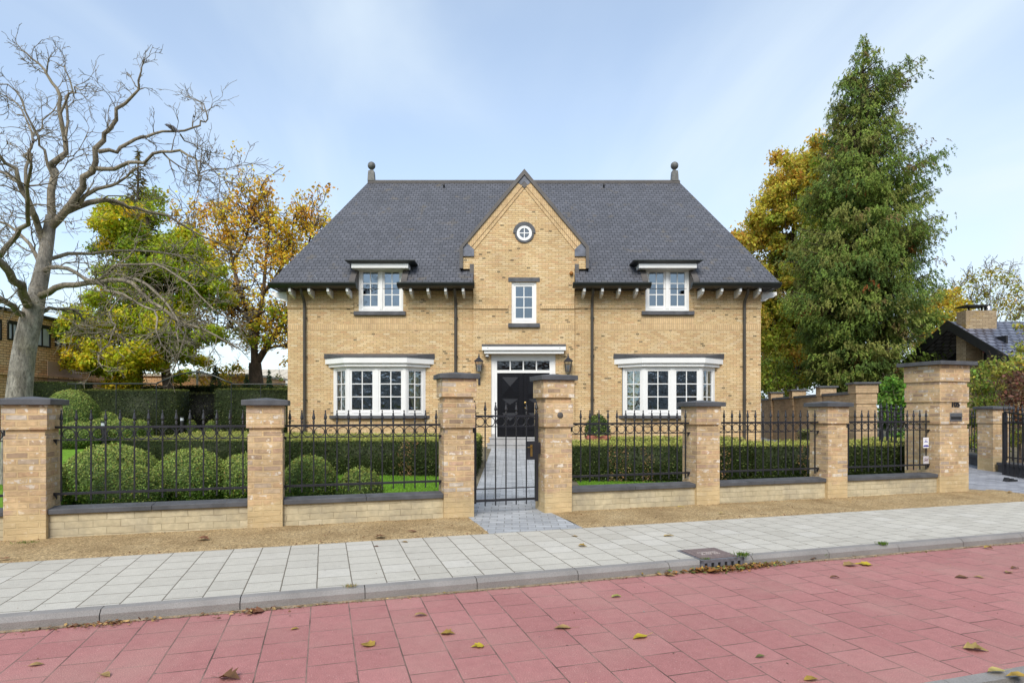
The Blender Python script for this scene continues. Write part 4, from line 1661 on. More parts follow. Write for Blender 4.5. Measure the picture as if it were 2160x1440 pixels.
mb.ell((GX(1108), yd + .01, GZ(860)), .02, .012, .028, 10, 6)
mb.build('door_knob', M_BRASS, door)
# canopy
mb = MB()
mb.box(GX(1022), GX(1188), YC - .24, YC + .02, GZ(747) + .002, GZ(740.5))
mb.box(GX(1017.5), GX(1192), YC - .30, YC + .02, GZ(740.2), GZ(732))
can = mb.build('door_canopy', M_WHITE, villa, bevel=0.004)
mb = MB()
a, b, z = GX(1017), GX(1192.5), GZ(731.8)
mb.add([(a, YC - .315, z), (b, YC - .315, z), (b, YC, z), (a, YC, z), (a, YC - .315, z + .03), (b, YC - .315, z + .03), (b, YC, z + .10), (a, YC, z + .10)],
       [(0, 1, 5, 4), (1, 2, 6, 5), (3, 0, 4, 7), (4, 5, 6, 7), (3, 2, 1, 0)])
mb.build('canopy_roof', M_BLUE, can)
mb = MB()
for px in (1030, 1179.5):
    mb.ell((GX(px), YC - .303, GZ(736)), .012, .006, .012, 8, 6)
mb.build('canopy_spot', M_BLACK, can)
mb = MB()
mb.lathe([(.05, 0), (.05, -.02), (.06, -.05), (.06, -.07)], (GX(1028), YC - .12, GZ(748)), 12)
cam_ = mb.build('security_camera', M_WHITE, villa)
mb = MB()
mb.ell((GX(1028), YC - .12, GZ(748) - .075), .045, .045, .045, 12, 8)
mb.build('camera_dome', M_BLACK, cam_)
mb = MB()
mb.ell((GX(1205), YC - .05, GZ(577)), .065, .065, .07, 12, 8)
mb.build('alarm_dome', M_RUST, villa)
# steps
mb = MB()
mb.box(GX(1030), GX(1186), 19.10, YC - .001, 0.1, 0.515)
mb.box(GX(1034), GX(1180), 19.45, YC - .002, 0.515, 0.69)
mb.box(GX(1028), GX(1188), 19.08, 19.46, 0.475, 0.516)
mb.box(GX(1032), GX(1182), 19.43, YC + .12, 0.65, 0.691)
mb.build('doorstep', M_STONE, villa, bevel=0.006)

# wall lanterns
for px, side in ((1011, 0), (1197, 1)):
    x = GX(px)
    y = YC - .22
    zt_, zb_ = GZ(763.5), GZ(784)
    mb = MB()
    r1, r0 = .155, .095
    for j in range(4):
        a = PI / 4 + j * PI / 2
        mb.tube([(x + r0 * math.cos(a), y + r0 * math.sin(a), zb_), (x + r1 * math.cos(a), y + r1 * math.sin(a), zt_)], .008, 5)
    mb.lathe([(.105, -.012), (.105, .006)], (x, y, zb_), 4, False, ph=PI / 4)
    mb.lathe([(.205, -.004), (.205, .012), (.06, .115), (.05, .125), (.045, .15), (.03, .16)], (x, y, zt_), 4, False, ph=PI / 4)
    mb.lathe([(.018, .16), (.03, .19), (.012, .21), (.02, .235), (.003, .265)], (x, y, zt_), 8)
    lan = mb.build('wall_lantern', M_IRON, villa)
    mb = MB()
    for j in range(4):
        a, b = PI / 4 + j * PI / 2, PI / 4 + (j + 1) * PI / 2
        mb.add([(x + r0 * math.cos(a), y + r0 * math.sin(a), zb_), (x + r0 * math.cos(b), y + r0 * math.sin(b), zb_),
                (x + r1 * math.cos(b), y + r1 * math.sin(b), zt_), (x + r1 * math.cos(a), y + r1 * math.sin(a), zt_)], [(0, 1, 2, 3)])
    mb.build('lantern_glass', M_LAMPG, lan)
    mb = MB()
    mb.lathe([(.02, 0), (.02, .06), (.035, .08), (.03, .14), (.008, .17)], (x, y, zb_ + .01), 8)
    mb.build('lantern_bulb', M_BLIND, lan)
    mb = MB()
    zb2 = zb_ - .012
    mb.tube([(x - .07, y, zb2), (x - .06, y, zb2 - .05), (x, y, zb2 - .07), (x + .06, y, zb2 - .05), (x + .07, y, zb2)], .009, 6)
    mb.tube([(x, y, zb2 - .06), (x, y + .02, zb2 - .13), (x, YC - .03, zb2 - .20)], .012, 6)
    mb.box(x - .035, x + .035, YC - .04, YC - .0, GZ(811), GZ(795))
    mb.build('lantern_bracket', M_IRON, lan)

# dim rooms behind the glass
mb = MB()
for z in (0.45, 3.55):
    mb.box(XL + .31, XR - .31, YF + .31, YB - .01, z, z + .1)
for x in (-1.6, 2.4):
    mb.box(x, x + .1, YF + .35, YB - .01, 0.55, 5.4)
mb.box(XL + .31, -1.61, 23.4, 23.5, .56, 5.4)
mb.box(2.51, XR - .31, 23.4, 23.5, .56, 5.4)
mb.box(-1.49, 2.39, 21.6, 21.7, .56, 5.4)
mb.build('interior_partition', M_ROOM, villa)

# curtains hang inside the bays, just behind the panes of the slanting side lights
def curtain(label, seg, u0, u1, z0, z1, gather, mat=None):
    M, L = seg
    nxx, nz = 40, 10
    mb = MB(M)
    vs = []
    for j in range(nz + 1):
        v = j / nz
        z = z0 + (z1 - z0) * v
        sw = abs(gather) * (1 - v) ** 1.2 * 0.6
        for i in range(nxx + 1):
            u = i / nxx
            # tied back: swept towards one side in the lower half
            x = u0 + (u1 - u0) * (sw + u * (1 - sw)) if gather >= 0 else u0 + (u1 - u0) * u * (1 - sw)
            vs.append((x, .17 + .03 * math.sin(u * 30 + v) + .012 * math.sin(u * 71), z))
    fs = [(j * (nxx + 1) + i, j * (nxx + 1) + i + 1, (j + 1) * (nxx + 1) + i + 1, (j + 1) * (nxx + 1) + i) for j in range(nz) for i in range(nxx)]
    mb.add(vs, fs, True)
    o = mb.build('curtain', mat or M_CURT)
    tag(o, label, 'curtain', 'curtains in the bay windows')
    so = o.modifiers.new('cloth', 'SOLIDIFY')
    so.thickness = 0.008
    return o


M_CURTP = plain('pale_curtain', (0.62, 0.58, 0.47), 0.9, 0.1, 4)
xc, z0, z1, segs = bl
L_ = segs[0][1]
curtain('olive curtain swept aside at the right end of the left bay window', segs[2], .12, L_ - .06, z0 + .05, z1 - .05, 0.9)
curtain('narrow strip of pale curtain at the left end of the left bay window', segs[0], .08, L_ - .16, z0 + .05, z1 - .05, -.35, M_CURTP)
xc, z0, z1, segs = brr
curtain('olive curtain swept aside at the left end of the right bay window', segs[0], .06, L_ - .12, z0 + .05, z1 - .05, -0.9)
curtain('narrow strip of pale curtain at the right end of the right bay window', segs[2], .16, L_ - .08, z0 + .05, z1 - .05, .35, M_CURTP)
# ================================================================== HEDGES AND TOPIARY
def surf_box(x0, x1, y0, y1, z0, z1, dens, faces='fblrt'):
    P_, N_ = [], []
    def add(n, fn, nr):
        k = int(n)
        a = RNG.random((k, 2))
        P_.append(fn(a)); N_.append(np.tile(nr, (k, 1)))
    X, Y, Z = x1 - x0, y1 - y0, z1 - z0
    if 'f' in faces:
        add(X * Z * dens, lambda a: np.c_[x0 + a[:, 0] * X, np.full(len(a), y0), z0 + a[:, 1] * Z], (0, -1, 0))
    if 'b' in faces:
        add(X * Z * dens * .3, lambda a: np.c_[x0 + a[:, 0] * X, np.full(len(a), y1), z0 + a[:, 1] * Z], (0, 1, 0))
    if 'l' in faces:
        add(Y * Z * dens, lambda a: np.c_[np.full(len(a), x0), y0 + a[:, 0] * Y, z0 + a[:, 1] * Z], (-1, 0, 0))
    if 'r' in faces:
        add(Y * Z * dens, lambda a: np.c_[np.full(len(a), x1), y0 + a[:, 0] * Y, z0 + a[:, 1] * Z], (1, 0, 0))
    if 't' in faces:
        add(X * Y * dens, lambda a: np.c_[x0 + a[:, 0] * X, y0 + a[:, 1] * Y, np.full(len(a), z1)], (0, 0, 1))
    return np.concatenate(P_), np.concatenate(N_).astype(float)


YEW, YEW_LIT = (0.034, 0.050, 0.011), (0.36, 0.37, 0.085)  # second tone: leaf colour lightened for tops that face the sky
BOX, BOX_LIT = (0.105, 0.165, 0.036), (0.33, 0.38, 0.085)


def hedge(label, x0, x1, y0, y1, z1, dens=900, size=0.05, col=YEW, top=YEW_LIT, rot=0.0, piv=None, faces='flrt', brown=None, z0=None, group='clipped yew hedges', name='yew_hedge'):
    cx, cy = (x0 + x1) / 2, y0
    zb = zg(cx, cy) if z0 is None else z0
    p, n = surf_box(x0, x1, y0, y1, zb - .05, z1, dens, faces)
    w = pnoise(p, 1.3, x0)
    p = p + n * (RNG.normal(size=(len(p), 1)) * .024 + (w * .03)[:, None])
    tp = n[:, 2] > .5
    c = vary(col, len(p), .28, .2)
    big = pnoise(p, 2.4, 5.0)
    c *= (1 + .6 * big)[:, None]
    hi_ = RNG.random(len(p)) < .13
    c[hi_] = vary((0.12, 0.15, 0.04), hi_.sum(), .3, .2)
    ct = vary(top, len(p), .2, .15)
    # sky light put into the colour: paler leaves on flat top and upper edge
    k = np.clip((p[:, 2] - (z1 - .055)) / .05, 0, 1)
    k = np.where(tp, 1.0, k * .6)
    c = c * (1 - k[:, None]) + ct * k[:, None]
    if brown is not None:
        for bx, br in brown:
            d = np.abs(p[:, 0] - bx + .12 * pnoise(p, 3.0, 9.0))
            m = (d < br) & (RNG.random(len(p)) < .42) & ~tp
            c[m] = vary((0.27, 0.17, 0.075), m.sum(), .3, .2)
    V, Q, cc = leaves(p, RNG.normal(size=p.shape) + np.array([0, 0, .3]), size * (0.6 + .8 * RNG.random(len(p))), c, .42, n, .5)
    # solid inner twig mass just below the leaf skin
    i = .035
    q = np.array([(x, y, z) for z in (zb - .05, z1 - i) for x, y in ((x0 + i, y0 + i), (x1 - i, y0 + i), (x1 - i, y1 - i), (x0 + i, y1 - i))])
    Qc = [(3, 2, 1, 0), (4, 5, 6, 7), (0, 1, 5, 4), (1, 2, 6, 5), (2, 3, 7, 6), (3, 0, 4, 7)]
    V, Q, cc = join([(V, Q, cc), (q, Qc, np.tile(np.array(col) * .8, (8, 1)))])
    if rot:
        px_, py_ = piv
        a = V - np.array([px_, py_, 0])
        V = np.c_[a[:, 0] * math.cos(rot) - a[:, 1] * math.sin(rot) + px_, a[:, 0] * math.sin(rot) + a[:, 1] * math.cos(rot) + py_, a[:, 2]]
    o = quad_object(name, V, Q, cc, M_HEDGE)
    tag(o, label, 'hedge', group)
    return o


def dome(label, x, y, r, ztop, dens=3200, size=0.029, col=BOX, top=BOX_LIT, group='clipped box domes', zmid=0.38, name='box_dome'):
    zb = zg(x, y)
    hgt = ztop - zb
    zc = zb + hgt * zmid
    ru, rd = ztop - zc, (zc - zb) * 1.25
    N = int(2 * PI * r * (r + hgt) * dens)
    u = RNG.random(N) * 2 - 0.85
    u = np.clip(u, -1, 1)
    a = RNG.random(N) * 2 * PI
    h = np.sqrt(1 - u * u)
    d = np.c_[h * np.cos(a), h * np.sin(a), u]
    sc = np.c_[np.full(N, r), np.full(N, r), np.where(u > 0, ru, rd)]
    p = np.array([x, y, zc]) + d * sc
    n = unit(d / sc)
    w = pnoise(p, 2.2, x)
    p += n * ((w * .028)[:, None] + RNG.normal(size=(N, 1)) * .017)
    m = p[:, 2] > zb - .02
    p, n, d = p[m], n[m], d[m]
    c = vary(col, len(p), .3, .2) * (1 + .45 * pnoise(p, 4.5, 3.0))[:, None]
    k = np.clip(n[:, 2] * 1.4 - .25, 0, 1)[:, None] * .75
    c = c * (1 - k) + vary(top, len(p), .25, .2) * k  # upward-facing leaves painted paler, sky light held in the colour
    y_ = RNG.random(len(p)) < .22
    c[y_] = vary((0.27, 0.35, 0.075), y_.sum(), .3, .15)
    y_ = RNG.random(len(p)) < .04
    c[y_] = vary((0.26, 0.20, 0.05), y_.sum(), .3, .2)
    V, Q, cc = leaves(p, RNG.normal(size=p.shape), size * (.6 + .8 * RNG.random(len(p))), c, .6, n, .6)
    mb = MB()
    mb.ell((0, 0, 0), 1, 1, 1, 20, 12)
    q = np.array([tuple(v) for v in mb.v])
    q = q * np.c_[np.full(len(q), r - .03), np.full(len(q), r - .03), np.where(q[:, 2] > 0, ru - .03, rd)] + np.array([x, y, zc])
    q = q + unit(q - np.array([x, y, zc])) * (pnoise(q, 2.2, x) * .028)[:, None]
    Qc = np.array(mb.f)
    V, Q, cc = join([(V, Q, cc), (q, Qc, np.tile(np.array(col) * .8, (len(q), 1)))])
    o = quad_object(name, V, Q, cc, M_HEDGE)
    tag(o, label, 'topiary', group)
    return o


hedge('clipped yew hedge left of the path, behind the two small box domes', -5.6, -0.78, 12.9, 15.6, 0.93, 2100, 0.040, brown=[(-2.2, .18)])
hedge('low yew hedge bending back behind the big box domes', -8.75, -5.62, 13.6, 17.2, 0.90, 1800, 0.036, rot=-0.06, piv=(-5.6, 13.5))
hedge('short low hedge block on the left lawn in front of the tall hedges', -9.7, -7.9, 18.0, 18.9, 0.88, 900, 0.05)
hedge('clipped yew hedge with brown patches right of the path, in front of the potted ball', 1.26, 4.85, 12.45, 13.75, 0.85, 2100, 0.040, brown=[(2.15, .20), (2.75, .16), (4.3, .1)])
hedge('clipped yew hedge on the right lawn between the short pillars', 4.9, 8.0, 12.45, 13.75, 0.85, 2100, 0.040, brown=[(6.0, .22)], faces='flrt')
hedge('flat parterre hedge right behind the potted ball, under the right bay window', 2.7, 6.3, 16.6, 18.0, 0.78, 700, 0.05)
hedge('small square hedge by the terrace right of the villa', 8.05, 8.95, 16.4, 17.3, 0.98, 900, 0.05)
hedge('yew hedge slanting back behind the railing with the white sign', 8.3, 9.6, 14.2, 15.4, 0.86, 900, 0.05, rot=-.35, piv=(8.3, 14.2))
hedge('tall dark hedge wall left of the garden opening', HX(165, 24), HX(370, 24), 24.0, 25.1, HZ(822, 24.0), 900, 0.05, col=(0.03, 0.043, 0.012), top=(0.13, 0.15, 0.03))
hedge('tall dark hedge wall beside the left corner of the villa', HX(452, 24), HX(612, 24), 24.0, 25.1, HZ(820, 24), 900, 0.05, col=(0.03, 0.043, 0.012), top=(0.13, 0.15, 0.03))
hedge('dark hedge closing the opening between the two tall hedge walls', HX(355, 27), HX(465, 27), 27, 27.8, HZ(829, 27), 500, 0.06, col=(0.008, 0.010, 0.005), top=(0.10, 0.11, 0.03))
hedge('highest dark hedge in front of the orange brick house', HX(172, 25) - 8, HX(172, 25), 25.0, 26.2, HZ(806, 25.0), 700, 0.06, col=(0.034, 0.05, 0.013), rot=0.25, piv=(HX(172, 25), 25), top=(0.08, 0.11, 0.02))
hedge('long dark hedge running behind the thin metal rail', -18.6, -9.4, 28.2, 29.0, HZ(814, 28.2), 400, 0.08, col=(0.025, 0.035, 0.01), top=(0.08, 0.11, 0.02))

DG = [(235, 940, 95, 9.8, 'largest box dome, far left behind the railing'),
      (403, 948, 76, 9.8, 'second large box dome, left of the pillar at the villa corner'),
      (518, 958, 66, 10.1, 'box dome partly hidden by the pillar at the villa left corner'),
      (270, 983, 68, 8.75, 'small box dome in front of the largest dome, close to the railing'),
      (655, 963, 57, 9.5, 'box dome just right of the pillar at the villa left corner'),
      (760, 988, 46, 9.5, 'smallest front box dome, at the edge of the bright lawn'),
      (90, 972, 54, 9.1, 'box dome behind the leftmost whole pillar')]
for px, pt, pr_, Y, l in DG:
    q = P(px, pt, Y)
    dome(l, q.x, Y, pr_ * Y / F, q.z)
DB = [(150, 822, 56, 21.3, 'tall egg-shaped box topiary beside the bare tree trunk', 0.3),
      (165, 890, 42, 19.0, 'rounded box clump at the foot of the egg-shaped topiary', .4),
      (222, 868, 30, 21.8, 'small pale box ball at the back of the left clump', .4),
      (212, 883, 36, 20.0, 'box ball behind the left garden lamp', .4),
      (262, 882, 34, 20.2, 'box ball right of the left garden lamp', .4),
      (297, 886, 22, 20.8, 'small box ball at the right end of the left clump', .4),
      (402, 886, 14, 25.0, 'tiny box ball left in the dark hedge opening', .4),
      (447, 887, 14, 25.0, 'tiny box ball right in the dark hedge opening', .4)]
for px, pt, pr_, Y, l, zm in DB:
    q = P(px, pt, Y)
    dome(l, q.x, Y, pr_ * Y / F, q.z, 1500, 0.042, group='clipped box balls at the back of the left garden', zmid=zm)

# potted ball
q = P(1260, 900, 17.6)
pot = thing('potted_box_ball', 'clipped box ball in a square terracotta planter below the right bay window', 'potted plant', (q.x, 17.6, zg(q.x, 17.6)))
zb = zg(q.x, 17.6)
zr = HZ(917, 17.6)
mb = MB()
s = .315
mb.lathe([(s * .82 * 1.414, zb), (s * 1.36, zr - .1), (s * 1.46, zr - .1), (s * 1.46, zr), (s * 1.3, zr), (s * 1.3, zr - .05)], (q.x, 17.6, 0), 4, False, ph=PI / 4)
for sx in (-1, 1):
    pass
mb.build('planter', M_TERRA, pot)
mb = MB()
mb.box(q.x - .2, q.x + .2, 17.6 - s - .012, 17.6 - s + .02, zr - .28, zr - .15)
mb.build('planter_relief', M_TERRA, pot)
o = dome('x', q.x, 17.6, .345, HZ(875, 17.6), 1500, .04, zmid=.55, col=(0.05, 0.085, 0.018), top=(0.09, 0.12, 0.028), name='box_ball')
# the ball begins above the planter rim
me = o.data
for v in me.vertices:
    if v.co.z < zr - .04:
        v.co.z = zr - .04
o.parent = pot
o.matrix_parent_inverse = Matrix.Translation(-Vector(pot.location))
for k_ in ('label', 'category', 'group'):
    del o[k_]

# ================================================================== LAWN GRASS
def grass(n, poly_fn, name, h=0.045):
    pts = np.array([p for p in (poly_fn() for _ in range(n))])
    ax = np.tile(np.array([0, 0, 1.0]), (n, 1))
    c = vary((0.19, 0.36, 0.04), n, .25, .2)
    V, Q, cc = leaves(pts + np.array([0, 0, h * .4]), ax, h * (.7 + .6 * RNG.random(n)), c, .16, None, .35)
    o = quad_object(name, V, Q, cc, M_GRASS)
    o['kind'] = 'stuff'
    return o


def rp(x0, x1, y0, y1, cond=None):
    def f():
        while True:
            x, y = random.uniform(x0, x1), random.uniform(y0, y1)
            n = to_sn(x, y)[1]
            if n < .42 or (-.75 < x < 1.3):
                continue
            return (x, y, zg(x, y))
    return f


grass(26000, rp(-4.2, -.78, 9.2, 12.95), 'lawn_grass')
grass(15000, rp(1.1, 4.9, 9.8, 12.5), 'lawn_grass')
grass(16000, rp(-11.5, -6.2, 10.6, 13.6), 'lawn_grass')

# ================================================================== TREES
class Brancher:
    def __init__(self, rr=0.004):
        self.mb = MB()
        self.rmin = rr
        self.tips = []

    def limb(self, pts, r0, r1, n=6):
        k = len(pts)
        self.mb.tube(pts, [r0 + (r1 - r0) * (i / (k - 1)) ** .8 for i in range(k)], n, cap=False)

    def grow(self, p, d, L, r, lvl, maxl, up=0.05, wig=0.35, kids=3, spread=0.9, ratio=.5):
        n = 5 if lvl < maxl else 4
        pts = [Vector(p)]
        d = Vector(d).normalized()
        for i in range(n):
            d = (d + Vector((random.gauss(0, wig), random.gauss(0, wig), random.gauss(0, wig) + up))).normalized()
            pts.append(pts[-1] + d * (L / n))
        re = max(self.rmin, r * .4)
        self.limb(pts, r, re, 5 if r > .02 else (4 if r > .009 else 3))
        self.tips.append((pts[-1], d))
        if lvl < maxl:
            for j in range(kids):
                i = random.randint(1, n)
                t = (pts[i] - pts[i - 1]).normalized()
                a = Vector((random.gauss(0, 1), random.gauss(0, 1), random.gauss(0, 1)))
                a = (a - t * a.dot(t)).normalized()
                dd = (t + a * spread).normalized()
                self.grow(pts[i], dd, L * ratio * random.uniform(.7, 1.25), max(self.rmin, r * .55), lvl + 1, maxl, up, wig, kids, spread, ratio)


def smooth_path(pts, k=3):
    out = []
    n = len(pts)
    for i in range(n - 1):
        p0, p1, p2, p3 = pts[max(i - 1, 0)], pts[i], pts[i + 1], pts[min(i + 2, n - 1)]
        for j in range(k):
            t = j / k
            out.append(0.5 * ((2 * p1) + (p2 - p0) * t + (2 * p0 - 5 * p1 + 4 * p2 - p3) * t * t + (3 * p1 - p0 - 3 * p2 + p3) * t ** 3))
    out.append(pts[-1])
    return out


# --- the bare grey tree at the left
TY = 11.5
bt = thing('bare_tree', 'leafless grey-barked tree with spreading twigs at the left of the garden', 'tree', tuple(P(42, 1030, TY)))
B_ = Brancher(0.0036)
TR = [(30, 1040, 29), (36, 900, 25), (41, 830, 23.5), (47, 770, 22), (56, 715, 21), (66, 672, 20.5), (76, 630, 17), (86, 585, 15), (95, 540, 13), (103, 490, 11.5), (108, 455, 10)]
k = TY / F
path = [P(a, b, TY) for a, b, r in TR]
mbt = MB()
sp_ = smooth_path(path, 3)
rad = np.interp(np.linspace(0, 1, len(sp_)), np.linspace(0, 1, len(TR)), [r * k for _, _, r in TR])
mbt.tube(sp_, list(rad), 14)
trunk = mbt.build('trunk', M_BARKG, bt)
LIMBS = [
    ([(106, 470), (107, 433), (112, 374), (107, 353), (128, 338), (137, 299), (128, 239), (122, 203), (107, 171), (90, 147), (72, 129), (48, 108)], 11, 1.6, .3),
    ([(137, 299), (150, 262), (140, 210), (152, 190), (135, 150), (130, 140)], 4, 1.2, .5),
    ([(128, 239), (145, 200), (160, 185), (172, 190)], 3, 1.0, -.3),
    ([(106, 480), (149, 436), (170, 395), (191, 365), (206, 317), (221, 281), (239, 251), (263, 218), (287, 197), (293, 171), (299, 141)], 11, 1.4, -.7),
    ([(191, 365), (209, 357), (239, 353), (275, 344), (305, 337), (341, 318), (380, 322), (415, 338), (422, 370), (418, 380)], 6.5, 1.5, -1.4),
    ([(415, 338), (440, 350), (480, 382)], 2, .8, -1.4),
    ([(207, 320), (245, 316), (270, 305), (300, 290), (328, 279), (365, 277), (405, 268), (425, 255), (438, 246), (425, 217), (402, 207)], 5.5, 1.2, .9),
    ([(380, 283), (405, 305), (430, 318), (452, 322)], 2, .8, .9),
    ([(140, 446), (190, 430), (225, 425), (255, 435), (290, 442), (330, 452), (380, 470), (430, 500), (480, 520)], 8.5, 1.6, 1.2),
    ([(165, 432), (205, 405), (250, 385), (285, 365), (300, 352)], 6, 1.5, -.2),
    ([(92, 520), (80, 475), (72, 442), (48, 407), (39, 377), (18, 350), (0, 330), (-30, 300)], 9, 3, -1.0),
    ([(48, 407), (30, 380), (10, 365), (-20, 350)], 6, 3, .8),
    ([(80, 470), (62, 440), (58, 353), (48, 329), (70, 300), (78, 280), (100, 250), (118, 225)], 5.5, 1.5, 1.5),
    ([(70, 300), (58, 250), (30, 215), (5, 200)], 3, 1.2, 1.8),
    ([(112, 374), (92, 320), (75, 290), (60, 240), (30, 190), (0, 178)], 4, 1.3, -.6),
    ([(78, 630), (100, 613), (140, 603), (187, 597), (233, 593), (280, 605), (320, 635), (370, 668), (420, 692), (480, 722)], 9.5, 2, -1.6),
    ([(233, 593), (270, 585), (310, 600), (350, 640), (372, 680), (375, 715)], 5, 1.4, -2.0),
    ([(92, 560), (120, 543), (167, 533), (233, 530), (320, 530), (390, 545), (440, 575)], 6.5, 1.6, 1.6),
    ([(90, 572), (123, 565), (160, 580), (200, 592), (225, 610), (260, 622), (310, 642), (332, 670), (338, 720)], 6, 1.5, -2.4),
    ([(260, 622), (230, 665), (245, 690), (225, 720), (208, 745), (213, 770)], 2.2, 1.0, -2.4),
    ([(70, 670), (90, 663), (123, 650), (157, 655), (175, 672), (182, 690)], 7, 2, .8),
    ([(155, 655), (156, 680), (148, 700)], 2.4, 1.4, .8),
    ([(60, 672), (40, 655), (20, 640), (0, 633), (-60, 610)], 9, 6, -1.0),
    ([(62, 650), (48, 622), (33, 590), (10, 555), (-30, 520)], 12, 8, -1.6),
    ([(0, 540), (30, 500), (55, 470), (58, 440), (62, 395), (66, 350)], 7, 3, -2.3),
    ([(88, 575), (70, 530), (45, 500), (20, 475), (-20, 455)], 6, 3, .6),
    ([(205, 592), (250, 560), (300, 555), (350, 570), (400, 600), (450, 650), (500, 680)], 4.5, 1.3, -1.2),
]
for pts, r0, r1, dy in LIMBS:
    n = len(pts)
    pp = [P(a, b, TY + dy * (i / (n - 1)) ** .9) for i, (a, b) in enumerate(pts)]
    sp_ = smooth_path(pp, 2)
    for q_ in sp_[1:-1]:
        q_ += Vector((random.gauss(0, 1), random.gauss(0, 1), random.gauss(0, 1))) * .028
    B_.limb(sp_, r0 * k * .82, r1 * k * .8, 7)
    tot = sum((sp_[i + 1] - sp_[i]).length for i in range(len(sp_) - 1))
    cnt = int(tot / .23)
    for j in range(cnt):
        f = (random.random() ** .75) * .96 + .04
        i = min(int(f * (len(sp_) - 1)), len(sp_) - 2)
        t = (sp_[i + 1] - sp_[i]).normalized()
        a = Vector((random.gauss(0, 1), random.gauss(0, 1), random.gauss(0, 1)))
        a = (a - t * a.dot(t)).normalized()
        rr = (r0 + (r1 - r0) * f) * k
        if j % 4 == 0 and sp_[i].z < 6.6:
            B_.grow(sp_[i], (t * .9 + a).normalized(), random.uniform(.5, .9), min(max(.006, rr * .55), .016), 0, 2, .02, .24, 5, .8, .5)
        else:
            B_.grow(sp_[i], (t * .7 + a).normalized(), random.uniform(.25, .58), min(max(.005, rr * .45), .010), 0, 2, .03, .22, 3, .8, .5)
    for j in range(3):
        B_.grow(sp_[-1], (sp_[-1] - sp_[-3]).normalized(), random.uniform(.18, .36), max(.005, r1 * k * .7), 0, 2, .03, .22, 3, .8, .5)
B_.mb.build('crown', M_BARKT, bt)

# pigeon on one of its branches
q = P(362, 271, TY + .9 * .5)
bd = thing('bird', 'dark grey pigeon perched on a high branch of the bare tree', 'bird', tuple(q))
mb = MB()
mb.tube([q + Vector((-.115, 0, .085)), q + Vector((-.10, 0, .07)), q + Vector((-.075, 0, .062)), q + Vector((-.03, 0, .035)), q + Vector((.02, 0, .012)), q + Vector((.07, 0, -.022)), q + Vector((.13, .0, -.065)), q + Vector((.15, .0, -.08))],
        [.006, .026, .026, .04, .045, .032, .018, .012], 10)
mb.tube([q + Vector((-.12, 0, .078)), q + Vector((-.145, 0, .072))], [.009, .001], 5)
for s_ in (-.015, .015):
    mb.tube([q + Vector((.0, s_, -.01)), q + Vector((-.005, s_, -.05))], .005, 4)
mb.build('body', M_BIRD, bd)
mb = MB()
mb.tube([q + Vector((-.045, -.036, .045)), q + Vector((.02, -.044, .02)), q + Vector((.09, -.02, -.035))], [.008, .02, .004], 6)
mb.tube([q + Vector((-.045, .036, .045)), q + Vector((.02, .044, .02)), q + Vector((.09, .02, -.035))], [.008, .02, .004], 6)
mb.build('wing', M_BLACK, bd)


def crown_clumps(cl, nper, size, cols, flat=.8, shell=.45):
    """cl: list of (centre, radius); leaves scattered through each clump's volume"""
    out = []
    for c, r, ci in cl:
        n = int(nper * r * r)
        d = unit(RNG.normal(size=(n, 3)))
        rad = (RNG.random(n) ** shell)[:, None]
        p = np.array(c) + d * rad * r * np.array([1, 1, flat])
        p += (RNG.normal(size=(n, 3))) * r * .12
        base = cols[ci % len(cols)]
        col = vary(base, n, .25, .22)
        alt = RNG.random(n) < .15
        col[alt] = vary(cols[(ci + 1) % len(cols)], alt.sum(), .25, .2)
        out.append(leaves(p, RNG.normal(size=(n, 3)) + np.array([0, 0, -.6]), size * (.6 + .8 * RNG.random(n)), col, .55, d * .9 + np.array([0, -.3, .4]), .8))
    return join(out)


def px_clumps(lst, Y, dy, cols, split=0):
    out = []
    if split:
        l2 = []
        for a, b, r, ci in lst:
            for _ in range(split):
                l2.append((a + random.gauss(0, r * .55), b + random.gauss(0, r * .4), r * random.uniform(.5, .85), ci if random.random() < .75 else random.randint(0, len(cols) - 1)))
        lst = l2
    for a, b, r, ci in lst:
        yy = Y + random.uniform(-dy, dy)
        q = P(a, b, yy)
        out.append((tuple(q), r * yy / F, ci))
    return out


